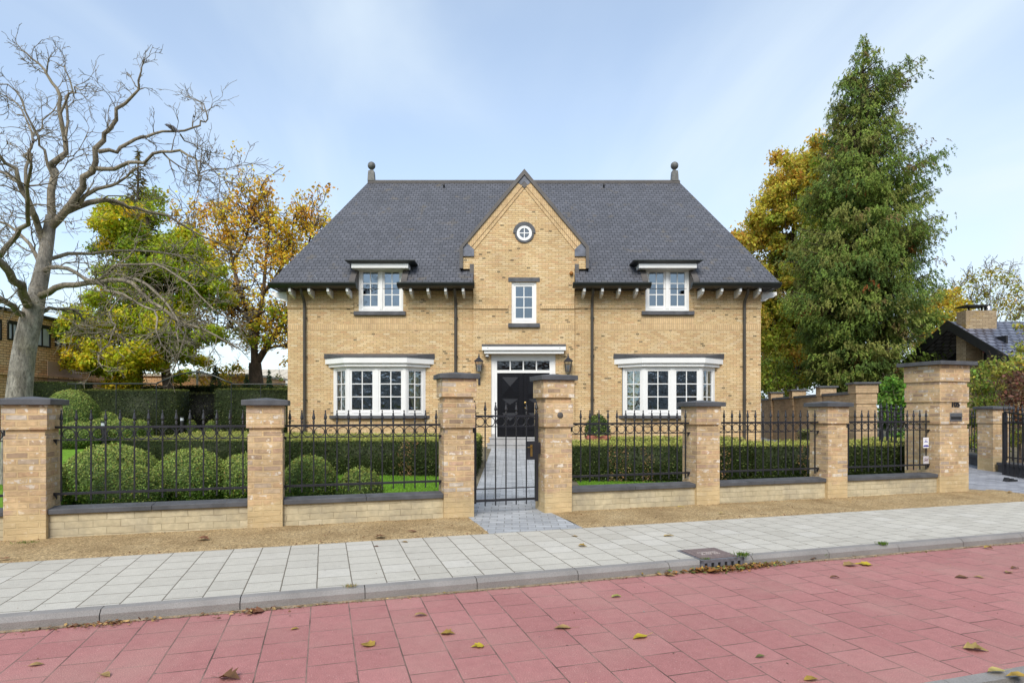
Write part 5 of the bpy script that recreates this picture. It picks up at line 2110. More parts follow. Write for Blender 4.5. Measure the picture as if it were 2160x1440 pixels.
# --- green and yellow maple
MY = 26.6
cols = [(0.36, 0.43, 0.024), (0.48, 0.50, 0.026), (0.74, 0.54, 0.022), (0.22, 0.30, 0.02), (0.58, 0.53, 0.026)]
mt = thing('maple_tree', 'broad green maple turning yellow below, behind the tall left hedge', 'tree', tuple(P(374, 915, 25.6)))
Bm = Brancher(.012)
tp = [P(380, 925, 25.5), P(372, 880, 25.7), P(356, 825, 26.2), P(348, 770, 26.4), P(344, 730, 26.6), P(336, 660, 26.6), P(326, 580, 26.6), P(315, 500, 26.6), P(305, 430, 26.6)]
mb = MB()
sp_ = smooth_path(tp, 3)
mb.tube(sp_, list(np.linspace(.25, .06, len(sp_))), 10)
mb.build('trunk', M_BARKB, mt)
cl = []
MC = [(240, 440, 34, 1), (285, 425, 36, 0), (325, 455, 40, 0), (265, 475, 36, 0), (215, 470, 28, 4), (300, 505, 40, 3), (360, 500, 42, 0), (395, 540, 42, 0), (430, 560, 34, 4), (250, 520, 30, 3),
      (410, 500, 26, 1), (440, 600, 30, 0), (330, 560, 46, 0), (280, 570, 40, 3), (230, 590, 36, 0), (380, 600, 46, 3), (320, 620, 50, 0), (260, 640, 46, 3), (210, 640, 36, 0), (170, 660, 32, 1),
      (420, 640, 36, 0), (370, 660, 46, 0), (300, 680, 48, 0), (240, 690, 44, 1), (185, 700, 40, 1), (145, 720, 30, 1), (140, 750, 22, 2), (190, 745, 34, 4), (235, 735, 38, 1), (290, 735, 42, 0), (345, 700, 40, 0),
      (400, 700, 36, 0), (440, 690, 30, 0), (390, 750, 30, 0), (420, 760, 20, 4), (300, 775, 30, 4), (250, 775, 34, 1), (215, 780, 26, 3), (280, 800, 26, 2), (245, 805, 24, 2), (320, 760, 24, 2), (175, 768, 20, 2),
      (380, 790, 18, 0), (130, 690, 22, 1), (465, 640, 22, 4), (455, 570, 20, 2)]
V, Q, cc = crown_clumps([(tuple(c), r * 1.14, i) for c, r, i in px_clumps(MC, MY, 1.9, cols, 4)], 1900, .135, cols, .66)
quad_object('crown', V, Q, cc, M_FOL, mt)
for a, b, r, ci in MC[::2]:
    q = P(a, b, MY + random.uniform(-1.2, 1.2))
    i = random.randint(len(sp_) // 3, len(sp_) - 2)
    st = sp_[i]
    mid = (st + q) / 2 + Vector((0, 0, .3))
    Bm.limb(smooth_path([st, mid, q], 3), .055, .015, 5)
Bm.mb.build('branches', M_BARKB, mt)

# --- orange tree near the villa
OY = 30.0
ot = thing('orange_tree', 'thinning orange-leaved tree close to the villa left gable', 'tree', tuple(P(545, 900, OY)))
Bo = Brancher(.012)
mb = MB()
tp = [P(548, 910, OY), P(545, 850, OY), P(540, 800, OY), P(538, 765, OY)]
mb.tube(smooth_path(tp, 3), list(np.linspace(.42, .29, 10)), 10)
mb.build('trunk', M_BARKB, ot)
for pts, r in (([(538, 770), (535, 720), (525, 670), (505, 610), (490, 550), (480, 490), (470, 445)], .2), ([(538, 770), (560, 735), (590, 690), (615, 640), (635, 580), (650, 520), (660, 480)], .2),
               ([(536, 740), (545, 680), (555, 620), (560, 560), (565, 500), (570, 460)], .16), ([(525, 670), (490, 640), (455, 600), (430, 550), (410, 490)], .12),
               ([(555, 620), (590, 570), (610, 520), (620, 465)], .1), ([(535, 720), (510, 700), (480, 690), (450, 700)], .08), ([(560, 735), (600, 730), (640, 745)], .08),
               ([(490, 550), (520, 500), (525, 450)], .08)):
    sp_ = smooth_path([P(a, b, OY + random.uniform(-1.2, 1.2) * (i > 1)) for i, (a, b) in enumerate(pts)], 3)
    Bo.limb(sp_, r, .03, 7)
    for j in range(26):
        i = random.randint(2, len(sp_) - 1)
        Bo.grow(sp_[i], (random.gauss(0, 1), random.gauss(0, 1), random.gauss(.6, .6)), random.uniform(.9, 1.8), .03, 0, 2, .10, .25, 3, .8, .55)
Bo.mb.build('branches', M_BARKB, ot)
oc = [(0.86, 0.52, 0.045), (0.88, 0.62, 0.05), (0.72, 0.38, 0.05), (0.6, 0.5, 0.05)]
pt, dd = [], []
for p, d in Bo.tips:
    pyy = HY - (p.z - EYE) * F / p.y
    m = 9 if pyy < 560 else 5
    for _ in range(random.randint(1, m)):
        pt.append(p + Vector((random.gauss(0, .13), random.gauss(0, .13), random.gauss(0, .13))))
        dd.append((random.gauss(0, 1), random.gauss(0, 1), -.6))
pt = np.array([tuple(p) for p in pt])
col = vary(oc[0], len(pt), .22, .2)
nn = pnoise(pt, .9, 4)
col[nn > .15] = vary(oc[1], (nn > .15).sum(), .2, .2)
col[nn < -.25] = vary(oc[2], (nn < -.25).sum(), .25, .2)
parts = [leaves(pt, np.array(dd), .15 * (.7 + .7 * RNG.random(len(pt))), col, .6, None, .6)]
OC = [(430, 460, 26, 0), (470, 450, 26, 1), (510, 470, 28, 0), (560, 465, 28, 0), (600, 480, 26, 1), (640, 480, 26, 0), (660, 490, 18, 0), (480, 500, 26, 1), (540, 500, 26, 2), (600, 520, 26, 1), (430, 510, 24, 1), (450, 560, 24, 1),
      (500, 560, 20, 1), (640, 530, 18, 1), (580, 560, 18, 1), (480, 620, 20, 1), (540, 620, 14, 1), (600, 640, 18, 1), (590, 700, 18, 0), (560, 680, 14, 1), (600, 760, 14, 0), (470, 790, 22, 1), (500, 775, 20, 0), (440, 805, 14, 1), (520, 800, 12, 0)]
parts.append(crown_clumps([(c, r * 1.1, i) for c, r, i in px_clumps(OC, OY, 1.8, oc)], 300, .16, oc, .9, .7))
GC = [(575, 655, 22, 0), (540, 690, 18, 1), (600, 680, 18, 0), (530, 720, 20, 0), (500, 700, 20, 1), (560, 720, 16, 0)]
gcol = [(0.31, 0.38, 0.022), (0.40, 0.42, 0.025)]
parts.append(crown_clumps([(c, r * 1.1, i) for c, r, i in px_clumps(GC, OY - 1.5, .6, gcol)], 420, .15, gcol, .7, .6))
V, Q, cc = join(parts)
quad_object('crown', V, Q, cc, M_FOL, ot)

# --- thin brownish spire
SY = 27.0
st = thing('thin_conifer', 'thin brownish conifer spire rising behind the maple', 'tree', tuple(P(292, 870, SY)))
mb = MB()
mb.tube([P(292, 880, SY), P(292, 600, SY), P(291, 315, SY)], [.2, .13, .02], 7)
mb.build('trunk', M_BARKB, st)
pts, ax = [], []
for i in range(900):
    t = RNG.random() ** .7
    pyy = 318 + 250 * t
    rr = (3 + 55 * t) * SY / F * RNG.random() ** .5
    a = RNG.random() * 2 * PI
    c = P(291, pyy, SY)
    pts.append((c.x + rr * math.cos(a), SY + rr * math.sin(a), c.z - rr * .25))
    ax.append((math.cos(a), math.sin(a), -.4))
pts, ax = np.array(pts), np.array(ax)
V, Q, cc = leaves(pts, ax, .30 * (.6 + .7 * RNG.random(len(pts))), vary((0.13, 0.11, 0.035), len(pts), .3, .25), .22, None, .4)
quad_object('crown', V, Q, cc, M_NEEDLE, st)

# --- small blue-green spruces behind the rail
for px, pt_, w_, Y, l in ((455, 768, 26, 28.5, 'small green spruce behind the metal arch'), (520, 790, 20, 28.0, 'small dark spruce left of the orange tree trunk'),
                          (568, 778, 13, 28.2, 'slender blue-green spruce between orange tree trunk and villa')):
    q = P(px, pt_, Y)
    t = thing('small_spruce', l, 'tree', (q.x, Y, .37), 0, 'small spruces behind the hedge')
    mb = MB(); mb.tube([(q.x, Y, .3), (q.x, Y, q.z - .1)], [.06, .01], 6)
    mb.build('trunk', M_BARKB, t)
    n = 1500
    tt = RNG.random(n) ** .6
    rr = w_ * Y / F * tt * (.35 + .65 * RNG.random(n) ** .5) + .03
    a = RNG.random(n) * 2 * PI
    hh = (q.z - .37)
    p = np.c_[q.x + rr * np.cos(a), Y + rr * np.sin(a), q.z - tt * min(hh, 2.6) - rr * .2]
    V, Q, cc = leaves(p, np.c_[np.cos(a), np.sin(a), np.full(n, -.2)], .16 * (.6 + .8 * RNG.random(n)), vary((0.05, 0.10, 0.045), n, .3, .2), .25, None, .5)
    quad_object('crown', V, Q, cc, M_NEEDLE, t)

# --- the big conifer
KY = 27.0
kt = thing('tall_conifer', 'tall ragged cypress with drooping green sprays and rusty tips', 'tree', tuple(P(1795, 925, KY)))
mb = MB()
tp = [P(1788, 930, KY), P(1794, 830, KY), P(1802, 700, KY), P(1810, 500, KY), P(1814, 300, KY), P(1820, 150, KY), P(1822, 76, KY)]
sp_ = smooth_path(tp, 4)
mb.tube(sp_[:-2], list(.55 * (1 - np.linspace(0, 1, len(sp_) - 2)) ** 1.1 + .012), 10)
mb.build('trunk', M_BARKB, kt)
prof_y = [72, 100, 130, 170, 210, 260, 310, 350, 400, 450, 520, 600, 680, 740, 790, 830]
prof_l = [1, 8, 20, 36, 74, 68, 80, 88, 104, 126, 142, 152, 138, 122, 108, 70]
prof_r = [1, 8, 28, 66, 104, 78, 86, 114, 148, 156, 154, 154, 156, 148, 135, 90]
axx = lambda py: np.interp(py, [72, 300, 800], [1822, 1816, 1806])
Bk = Brancher(.012)
parts = []
GREEN = [(0.20, 0.285, 0.056), (0.25, 0.32, 0.064), (0.13, 0.20, 0.046), (0.27, 0.29, 0.075)]
NB = 700
for i in range(NB):
    t = (i + RNG.random()) / NB
    py = 74 + (840 - 74) * t ** .80
    th = RNG.random() * 2 * PI
    ca, sa = math.cos(th), math.sin(th)
    R = np.interp(py, prof_y, prof_l if ca < 0 else prof_r) * KY / F
    R *= .80 + .30 * noise.noise(Vector((ca * 1.3, sa * 1.3, py * .022))) + .16 * RNG.random()
    R = max(R, .08)
    c = P(axx(py), py, KY)
    c.y = KY
    lift = .42 if py < 480 else .16
    tip = Vector((c.x + R * ca, c.y + R * sa * .95, c.z + R * lift))
    base = Vector((c.x, c.y, c.z - R * .12))
    mid = (base + tip) / 2 + Vector((0, 0, R * .04))
    if R > .5:
        Bk.limb(smooth_path([base, mid, tip], 3), .035, .010, 4)
    basecol = GREEN[RNG.integers(0, 4)]
    brownish = (py < 420 and ca > 0 and RNG.random() < .35)
    # each bough carries a few separate drooping tufts
    ntuft = 1 + int(R * 1.9 + RNG.random())
    for m in range(ntuft):
        f = 1 - .75 * (m + RNG.random() * .8) / ntuft
        q = base.lerp(tip, f)
        wd = .10 + .13 * R * (1.1 - f * .6)
        side = RNG.normal() * wd
        oc_ = np.array([q.x - sa * side, q.y + ca * side, q.z])
        nsp = int((9 if py < 420 else 15) * (.6 + .7 * RNG.random()) * min(1, .35 + R * .5))
        tcol = np.array(basecol) * (1 + .16 * RNG.normal())
        u0 = RNG.random()
        if u0 < .004:
            tcol = np.array((0.36, 0.13, 0.04))
        elif u0 < .03 or (brownish and u0 < .2):
            tcol = np.array((0.26, 0.19, 0.075))
        tw = .10 + .035 * R
        for j in range(max(3, nsp)):
            if py < 150:
                tw = .07
            o = oc_ + RNG.normal(size=3) * np.array([tw, tw, tw * .6])
            nl = 9
            tt = np.linspace(.0, 1, nl)
            hang = unit(np.array([[ca * .5 + RNG.normal() * .3, sa * .5 + RNG.normal() * .3, -.75 + RNG.normal() * .25]]))[0]
            Ls = .08 + .13 * RNG.random()
            pp = o + hang * (tt * Ls)[:, None] + np.array([0, 0, -.35 * Ls]) * (tt ** 2)[:, None] + RNG.normal(size=(nl, 3)) * .018
            col = vary(tcol, nl, .16, .10)
            fan = hang + RNG.normal(size=(nl, 3)) * .55
            parts.append(leaves(pp, fan, .075 + .05 * RNG.random(nl), np.clip(col, .003, .8), .42, np.tile(np.array([ca * .9, sa * .9 - .15, .45]), (nl, 1)), .2))
V, Q, cc = join(parts)
quad_object('crown', V, Q, cc, M_NEEDLE, kt)
Bk.mb.build('branches', M_BARKB, kt)

# --- golden-green deciduous tree between villa and conifer
DY = 34.0
dt = thing('golden_tree', 'rounded tree turning gold and orange, between villa roof and tall cypress', 'tree', tuple(P(1665, 905, DY)))
mb = MB()
tp = [P(1668, 905, DY), P(1668, 800, DY), P(1670, 650, DY), P(1675, 500, DY), P(1690, 350, DY)]
sp_ = smooth_path(tp, 4)
mb.tube(sp_, list(np.linspace(.4, .05, len(sp_))), 9)
mb.build('trunk', M_BARKB, dt)
dc = [(0.48, 0.42, 0.05), (0.62, 0.41, 0.06), (0.34, 0.37, 0.045), (0.42, 0.43, 0.05), (0.56, 0.46, 0.06)]
DC = []
outline = [(310, 1715, 1775), (350, 1665, 1790), (390, 1635, 1790), (430, 1600, 1790), (470, 1575, 1790), (510, 1560, 1790), (560, 1556, 1780), (610, 1562, 1760), (660, 1590, 1750), (710, 1600, 1740), (760, 1605, 1740), (800, 1610, 1730)]
for py, a, b in outline:
    x = a + 12
    while x < b:
        up_ = py < 620
        edge = (x - a) < 70
        ci = random.choice([1, 0, 4, 4] if (edge and up_) else ([0, 3, 3, 4, 2] if up_ else [3, 2, 3, 3]))
        DC.append((x + random.uniform(-8, 8), py + random.uniform(-14, 14), random.uniform(19, 32), ci))
        x += 30
DC += [(1610, 640, 30, 3), (1622, 690, 34, 3), (1612, 730, 32, 2), (1650, 720, 32, 3), (1632, 660, 30, 0), (1662, 680, 30, 2), (1640, 760, 30, 3), (1680, 740, 30, 2), (1610, 770, 28, 3), (1700, 700, 30, 2)]
V, Q, cc = join([crown_clumps(px_clumps(DC, DY, 2.4, dc, 4), 1100, .19, dc, .85, .6), crown_clumps([(c, r * 1.25, i) for c, r, i in px_clumps(DC, DY + .8, 1.6, dc)], 650, .19, dc, .95, .7)])
quad_object('crown', V, Q, cc, M_FOL, dt)
Bd = Brancher(.012)
for a, b, r, ci in DC:
    if random.random() < .6:
        q = P(a, b, DY + random.uniform(-1.8, 1.8))
        i = random.randint(2, len(sp_) - 1)
        s_ = sp_[i]
        if s_.z > q.z:
            s_ = sp_[max(1, i - 5)]
        Bd.limb(smooth_path([s_, (s_ + q) / 2 + Vector((0, 0, -.2)), q], 2), .05, .015, 4)
Bd.mb.build('branches', M_BARKB, dt)


def loose_tree(name, label, base, lst, Y, dy, cols, nper, size, twigs, group=None, cat='tree', tw=.02, flat=.85):
    t = thing(name, label, cat, tuple(base), 0, group)
    b = Brancher(tw * .5)
    bx = Vector(base)
    top = P(lst[0][0], lst[0][1], Y)
    mb = MB()
    mb.tube([bx - Vector((0, 0, .3)), bx.lerp(Vector((bx.x, bx.y, top.z)), .45)], [tw * 7, tw * 4], 7)
    mb.build('trunk' if cat == 'tree' else 'stem', M_BARKB, t)
    cl = px_clumps(lst, Y, dy, cols)
    st = bx.lerp(Vector((bx.x, bx.y, top.z)), .4)
    for c, r, ci in cl:
        c = Vector(c)
        b.limb(smooth_path([st, (st + c) / 2 + Vector((0, 0, .15 * r)), c], 3), tw * 2.2, tw * .6, 4)
        for _ in range(twigs):
            b.grow(c + Vector((random.gauss(0, r * .3), random.gauss(0, r * .3), random.gauss(0, r * .3))), (random.gauss(0, .6), random.gauss(0, .6), 1), r * random.uniform(.7, 1.2), tw * .6, 0, 1, .1, .3, 3, .8, .6)
    b.mb.build('branches', M_BARKB, t)
    V, Q, cc = crown_clumps(cl, nper, size, cols, flat, .6)
    quad_object('crown' if cat == 'tree' else 'foliage', V, Q, cc, M_FOL, t)
    return t


yc_ = [(0.58, 0.45, 0.05), (0.46, 0.40, 0.05), (0.66, 0.44, 0.05)]
loose_tree('yellow_tree', 'dense yellow tree behind the chimney of the right house', (HX(1985, 46), 46, .37),
           [(1970, 640, 26, 0), (2000, 630, 28, 0), (1945, 660, 22, 1), (2025, 650, 24, 0), (1985, 670, 28, 1), (1950, 700, 24, 0), (2010, 690, 24, 0), (1975, 710, 24, 2), (1940, 730, 18, 0), (1995, 735, 22, 0)], 46, 1.5, yc_, 1000, .22, 2, tw=.03)
yc2 = [(0.38, 0.36, 0.06), (0.48, 0.41, 0.06), (0.30, 0.28, 0.06)]
loose_tree('sparse_tree', 'tall airy tree losing its leaves behind the right house roof', (HX(2085, 52), 52, .37),
           [(2090, 575, 24, 1), (2050, 590, 26, 0), (2120, 590, 26, 0), (2020, 610, 22, 0), (2150, 610, 26, 0), (2080, 620, 30, 0), (2120, 640, 28, 1), (2050, 640, 26, 0), (2160, 650, 26, 0), (2090, 660, 24, 1), (2180, 620, 26, 0), (2190, 670, 26, 1), (2140, 670, 24, 0)],
           52, 2.0, yc2, 190, .22, 10, tw=.03)
# shrubs right of the driveway
sc = [(0.30, 0.33, 0.055), (0.22, 0.29, 0.045), (0.40, 0.36, 0.06)]
loose_tree('mixed_shrub', 'light green shrub thicket behind the small driveway pillar', (HX(2085, 17.6), 17.6, .37),
           [(2085, 775, 26, 0), (2060, 790, 24, 1), (2110, 785, 26, 2), (2055, 820, 26, 0), (2085, 820, 28, 1), (2060, 855, 26, 1), (2090, 850, 26, 0), (2050, 890, 24, 1), (2080, 890, 26, 1), (2055, 930, 24, 1), (2090, 930, 26, 0), (2120, 880, 26, 1), (2120, 930, 26, 1), (2150, 920, 26, 1), (2070, 965, 18, 1)],
           17.6, .8, sc, 1900, .10, 3, cat='shrub', tw=.008)
rc = [(0.22, 0.11, 0.07), (0.28, 0.15, 0.075), (0.27, 0.27, 0.06)]
loose_tree('reddish_shrub', 'purple-brown shrub at the right edge above the driveway gate', (HX(2150, 16.6), 16.6, .3),
           [(2140, 800, 26, 0), (2165, 815, 26, 1), (2125, 835, 24, 0), (2155, 845, 26, 0), (2185, 830, 26, 1), (2140, 870, 22, 1), (2170, 880, 26, 0), (2110, 815, 16, 2), (2165, 915, 24, 2)], 16.6, .6, rc, 1700, .10, 4, cat='shrub', tw=.008)
loose_tree('overhanging_shrub', 'pale green branches hanging in from the right edge before the tiled roof', (HX(2215, 17.0), 17.0, .3),
           [(2160, 735, 24, 0), (2140, 760, 24, 0), (2170, 770, 26, 2), (2190, 730, 26, 0), (2150, 690, 12, 2), (2205, 780, 28, 0), (2125, 775, 18, 0), (2180, 700, 18, 2)], 17.0, .6, [(0.42, 0.44, 0.08), (0.32, 0.36, 0.06), (0.5, 0.44, 0.07)], 1300, .11, 3, cat='shrub', tw=.008)
lc = [(0.15, 0.29, 0.04), (0.20, 0.36, 0.05), (0.10, 0.21, 0.035)]
loose_tree('laurel_shrub', 'glossy green laurel between the garden wall and the tall pillar', (HX(1900, 17.0), 17.0, .37),
           [(1866, 845, 18, 0), (1866, 872, 18, 1), (1868, 898, 18, 2), (1886, 852, 22, 0), (1884, 872, 22, 2), (1872, 815, 20, 0), (1868, 850, 20, 1), (1880, 800, 14, 1), (1895, 820, 24, 0), (1915, 812, 20, 1), (1880, 845, 20, 0), (1905, 850, 24, 1), (1925, 845, 24, 0), (1890, 880, 22, 2), (1915, 885, 24, 2), (1900, 920, 24, 2)], 17.0, .5, lc, 2200, .11, 2, cat='shrub', tw=.008)
loose_tree('garden_shrub', 'bright yellow-green shrub low behind the garden wall, next to the villa corner', (HX(1650, 29), 29, .37),
           [(1600, 770, 26, 1), (1630, 765, 26, 1), (1595, 800, 26, 0), (1660, 775, 24, 1), (1640, 800, 24, 0), (1670, 805, 24, 0), (1615, 815, 22, 1), (1610, 840, 26, 1), (1710, 790, 20, 1), (1700, 815, 18, 0), (1640, 835, 26, 1), (1680, 840, 26, 1)], 29, .8, [(0.22, 0.27, 0.03), (0.15, 0.20, 0.025)], 700, .15, 2, cat='shrub', tw=.01)

loose_tree('autumn_shrub', 'low golden-green shrub behind the metal arch, between maple and orange tree', (HX(455, 31), 31, .37),
           [(415, 790, 16, 0), (440, 775, 18, 1), (470, 785, 20, 0), (495, 775, 16, 1), (430, 805, 18, 2), (480, 805, 18, 0), (510, 795, 14, 2), (590, 795, 12, 1)], 31, .7, [(0.62, 0.46, 0.05), (0.34, 0.38, 0.05), (0.66, 0.38, 0.05)], 420, .14, 3, cat='shrub', tw=.012)

# ================================================================== NEIGHBOURS
def win(parent, M, x0, x1, z0, z1, mats=(None, None), nx=2):
    fr, gl = mats
    mb = MB(M)
    f = .07
    mb.box(x0, x1, -.03, .04, z0, z0 + f)
    mb.box(x0, x1, -.03, .04, z1 - f * 2, z1)
    mb.box(x0, x0 + f, -.03, .04, z0 + f, z1 - f * 2)
    mb.box(x1 - f, x1, -.03, .04, z0 + f, z1 - f * 2)
    for i in range(1, nx):
        x = x0 + (x1 - x0) * i / nx
        mb.box(x - f / 2, x + f / 2, -.03, .04, z0 + f, z1 - f * 2)
    w = mb.build('window', fr, parent)
    mb = MB(M)
    mb.box(x0 + f, x1 - f, -.004, .006, z0 + f, z1 - 2 * f)
    mb.build('pane', gl, w)
    return w


oh = thing('orange_brick_house', 'flat-roofed orange brick house partly hidden behind the bare tree', 'house', (-19.5, 25, .3))
a = Vector((HX(-60, 22), 22, 0)); b = Vector((HX(236, 30), 30, 0))
t = (b - a).normalized(); L = (b - a).length
n = Vector((-t.y, t.x, 0))
M = Matrix(((t.x, n.x, 0, a.x), (t.y, n.y, 0, a.y), (0, 0, 1, 0), (0, 0, 0, 1)))
zt = 5.35
mb = MB(M); mb.box(0, L, 0, 8, -.2, zt)
mb.box(0, L, -.08, 8, 2.9, 3.0)
mb.build('wall', M_OB, oh)
mb = MB(M); mb.box(-.1, L + .1, -.12, 8.1, zt, zt + .12)
mb.build('roof', M_BLACK, oh)
def lx(px):
    best = min(np.linspace(0, L, 800), key=lambda s: abs((CX + F * (a.x + t.x * s) / (a.y + t.y * s)) - px))
    return float(best)
for p0, p1, y0, y1 in ((-20, 3, 672, 716), (15, 36, 676, 718), (70, 106, 685, 732), (116, 142, 692, 732)):
    x0, x1 = lx(p0), lx(p1)
    Ym = a.y + t.y * (x0 + x1) / 2
    win(oh, M, x0, x1, HZ(y1, Ym), HZ(y0, Ym), (M_BLACK, M_GFAR), 2)
mb = MB(M)
x0, x1 = lx(100), lx(172)
mb.box(x0, x1, -.02, .03, 0, HZ(768, 27.5))
mb.build('garage_door', M_PINK, oh)
# climbing plant on the garage door
ext = thing('brick_annex', 'long low orange brick annex behind the maple trunk', 'outbuilding', (-17, 34, .3))
mb = MB(); mb.box(HX(200, 33), HX(530, 33), 33, 38, -.2, HZ(793, 33))
mb.build('wall', M_OB, ext)
mb = MB(); mb.box(HX(200, 33) - .1, HX(530, 33) + .1, 32.9, 38.1, HZ(793, 33), HZ(793, 33) + .12)
mb.build('roof', M_PALE, ext)
hall = thing('pale_hall', 'distant pale clad hall beside the villa, behind the orange tree', 'building', (-21, 52, .3))
mb = MB(); mb.box(HX(440, 50), HX(700, 50), 50, 60, -.2, HZ(812, 50))
mb.build('wall', M_PALE, hall)
mb = MB()
zr0, zr1 = HZ(812, 50), HZ(781, 55)
for i in range(20):
    x0 = HX(435, 50) + i * .65
    mb.prism([(49.6, zr0), (55, zr1), (55, zr1 + .1), (49.6, zr0 + .1)], x0, x0 + .6, 'x')
mb.build('roof', M_PALE, hall)

# right neighbour with chimney
rh = thing('tiled_house', 'low house with dark tiled roof and thick brick chimney at the right edge', 'house', (20, 24, .3))
XG = 17.8
ry, rz0 = 24.0, HZ(678, 24)
fy, fz = 20.9, HZ(678, 24) - 1.75
by, bz = 28.2, HZ(678, 24) - 2.1
mb = MB()
mb.prism([(fy, fz), (ry, rz0), (by, bz), (by, bz - .28), (ry, rz0 - .30), (fy, fz - .26)], XG - .75, XG + 14, 'x')
mb.build('roof', M_TILE, rh)
mb = MB()
mb.prism([(fy - .03, fz - .30), (fy - .03, fz + .03), (ry, rz0 + .05), (by + .03, bz + .03), (by + .03, bz - .32), (ry, rz0 - .34)], XG - .80, XG - .752, 'x')
mb.build('verge_board', M_BLACK, rh)
mb = MB()
mb.prism([(fy + .7, -.2), (fy + .7, fz), (23.25, rz0 - .75), (23.25, -.2)], XG, XG + .3, 'x')
mb.box(XG + .3, XG + 13, fy + .7, fy + 1.0, -.2, fz)
mb.build('wall', M_RB, rh)
mb = MB()
mb.prism([(23.9, -.2), (23.9, rz0 - .4), (by - .6, bz - .1), (by - .6, -.2)], XG + .5, XG + .6, 'x')
mb.build('carport_panel', M_BLACK, rh)  # black panel standing in for the carport opening under the rear slope
mb = MB()
mb.box(XG - .55, XG + .62, 23.35, 23.85, -.2, HZ(655, 23.4))
ch = mb.build('chimney', M_RB, rh)
mb = MB()
mb.box(XG - .50, XG + .35, 23.30, 23.9, HZ(646, 23.4), HZ(646, 23.4) + .05)
for x in (XG - .3, XG + .2):
    mb.box(x, x + .05, 23.55, 23.6, HZ(655, 23.4), HZ(646, 23.4))
mb.build('chimney_cap', M_BLACK, ch)
mb = MB()
mb.lathe([(.13, 0), (.13, .18), (.10, .22)], (XG + .48, 23.6, HZ(655, 23.4)), 12)
mb.build('chimney_pot', M_STEEL, ch)
Mg = Matrix(((0, 1, 0, XG), (-1, 0, 0, 23.2), (0, 0, 1, 0), (0, 0, 0, 1)))
M_DKG = plain('dark_neighbour_glass', (0.06, 0.065, 0.075), 0.08, 0.2, 1, spec=0.8)
w = win(rh, Mg, 0.05, 1.1, HZ(760, 22.8), HZ(712, 22.8), (M_BLACK, M_DKG), 2)
mb = MB(Mg)
mb.box(0.03, .55, -.05, -.032, HZ(742, 22.8), HZ(734, 22.8))
mb.build('red_rail', M_REDW, w)

# houses across the street, seen only as reflections in the bay windows
M_OPW = plain('pale_render', (0.62, 0.62, 0.60), 0.8, 0.1, 1)
M_OPB = brick('red_opposite_brick', 0.22, 0.07, [(0, (0.30, 0.17, 0.13)), (1, (0.42, 0.25, 0.19))], (0.25, 0.22, 0.19), 0.01)
for s0_, wd_, hh, mt_, lab in ((-30, 11, 5.6, M_OPB, 'red brick house across the street at the far left'),
                               (-17, 11, 5.4, M_OPW, 'pale rendered house across the street, left of the camera'),
                               (-4.5, 11, 5.5, M_OPB, 'red brick house across the street, mirrored in the left bay window'),
                               (8.0, 11, 5.4, M_OPW, 'pale rendered house across the street, mirrored in the bay windows'),
                               (20.5, 11, 5.8, M_OPB, 'red brick house across the street, mirrored in the right bay window'),
                               (33, 12, 5.5, M_OPW, 'pale rendered house across the street at the far right'),
                               (46, 12, 5.9, M_OPB, 'red brick house across the street, last in the row')):
    N0 = -18.0
    t_ = thing('opposite_house', lab, 'house', FW(s0_, N0, -.07), TH, 'houses across the street')
    mb = MB(); mb.box(-wd_ / 2, wd_ / 2, -8, 0, -.2, hh)
    lbuild(mb, 'wall', mt_, t_)
    mb = MB(); mb.prism([(.5, hh - .2), (-4, hh + 2.6), (-8.5, hh - .2)], -wd_ / 2 - .2, wd_ / 2 + .2, 'x')
    lbuild(mb, 'roof', M_SLATE, t_)
    Mo = Matrix(((-1, 0, 0, 0), (0, -1, 0, 0), (0, 0, 1, 0), (0, 0, 0, 1)))
    for u in (-.32, 0.0, .32):
        for z0_, z1_ in ((.7, 2.1), (3.3, 4.7)):
            if u == 0.0 and z0_ < 1:
                continue
            ORG[t_.name] = Vector((0, 0, 0))
            win(t_, Mo, u * wd_ - .8, u * wd_ + .8, z0_, z1_, (M_WHITE, M_DKG), 2)
    mb = MB(Mo); mb.box(-.5, .5, -.05, .05, 0, 2.15)
    lbuild(mb, 'door', M_DOOR, t_)

# thin metal rail with central arch
tr = thing('metal_arch_rail', 'thin dark metal rail with a flat arch above the tall left hedges', 'garden rail', tuple(P(415, 900, 23.7)))
AY = 23.7
mb = MB()
mb.tube([P(143, 809, AY), P(333, 809, AY)], .03, 6)
mb.tube([P(488, 810, 23.8), P(606, 810, 23.8)], .03, 6)
mb.build('rail', M_GUT, tr)
mb = MB()
mb.tube(smooth_path([P(331, 808, AY), P(355, 798, AY), P(385, 788, AY), P(415, 785, AY), P(445, 790, AY), P(475, 803, AY), P(490, 808, 23.8)], 3), .03, 6)
mb.build('arch', M_GUT, tr)
for px, Y in ((160, AY), (245, AY), (330, AY), (488, 23.8), (550, 23.8)):
    mb = MB()
    q = P(px, 810, Y)
    mb.tube([(q.x, Y, .3), tuple(q)], .022, 6)
    mb.build('post', M_GUT, tr)
wp = thing('white_post', 'slim pale post standing under the metal arch', 'post', tuple(P(416, 900, 30.0)))
mb = MB()
q = P(416, 786, 30.0)
mb.tube([(q.x, 30, .3), tuple(q)], .045, 8)
mb.build('shaft', M_WHITE, wp)
mb = MB()
mb.box(q.x - .3, q.x + .3, 29.9, 30.1, q.z, q.z + .08)
mb.build('head', M_GFAR, wp)

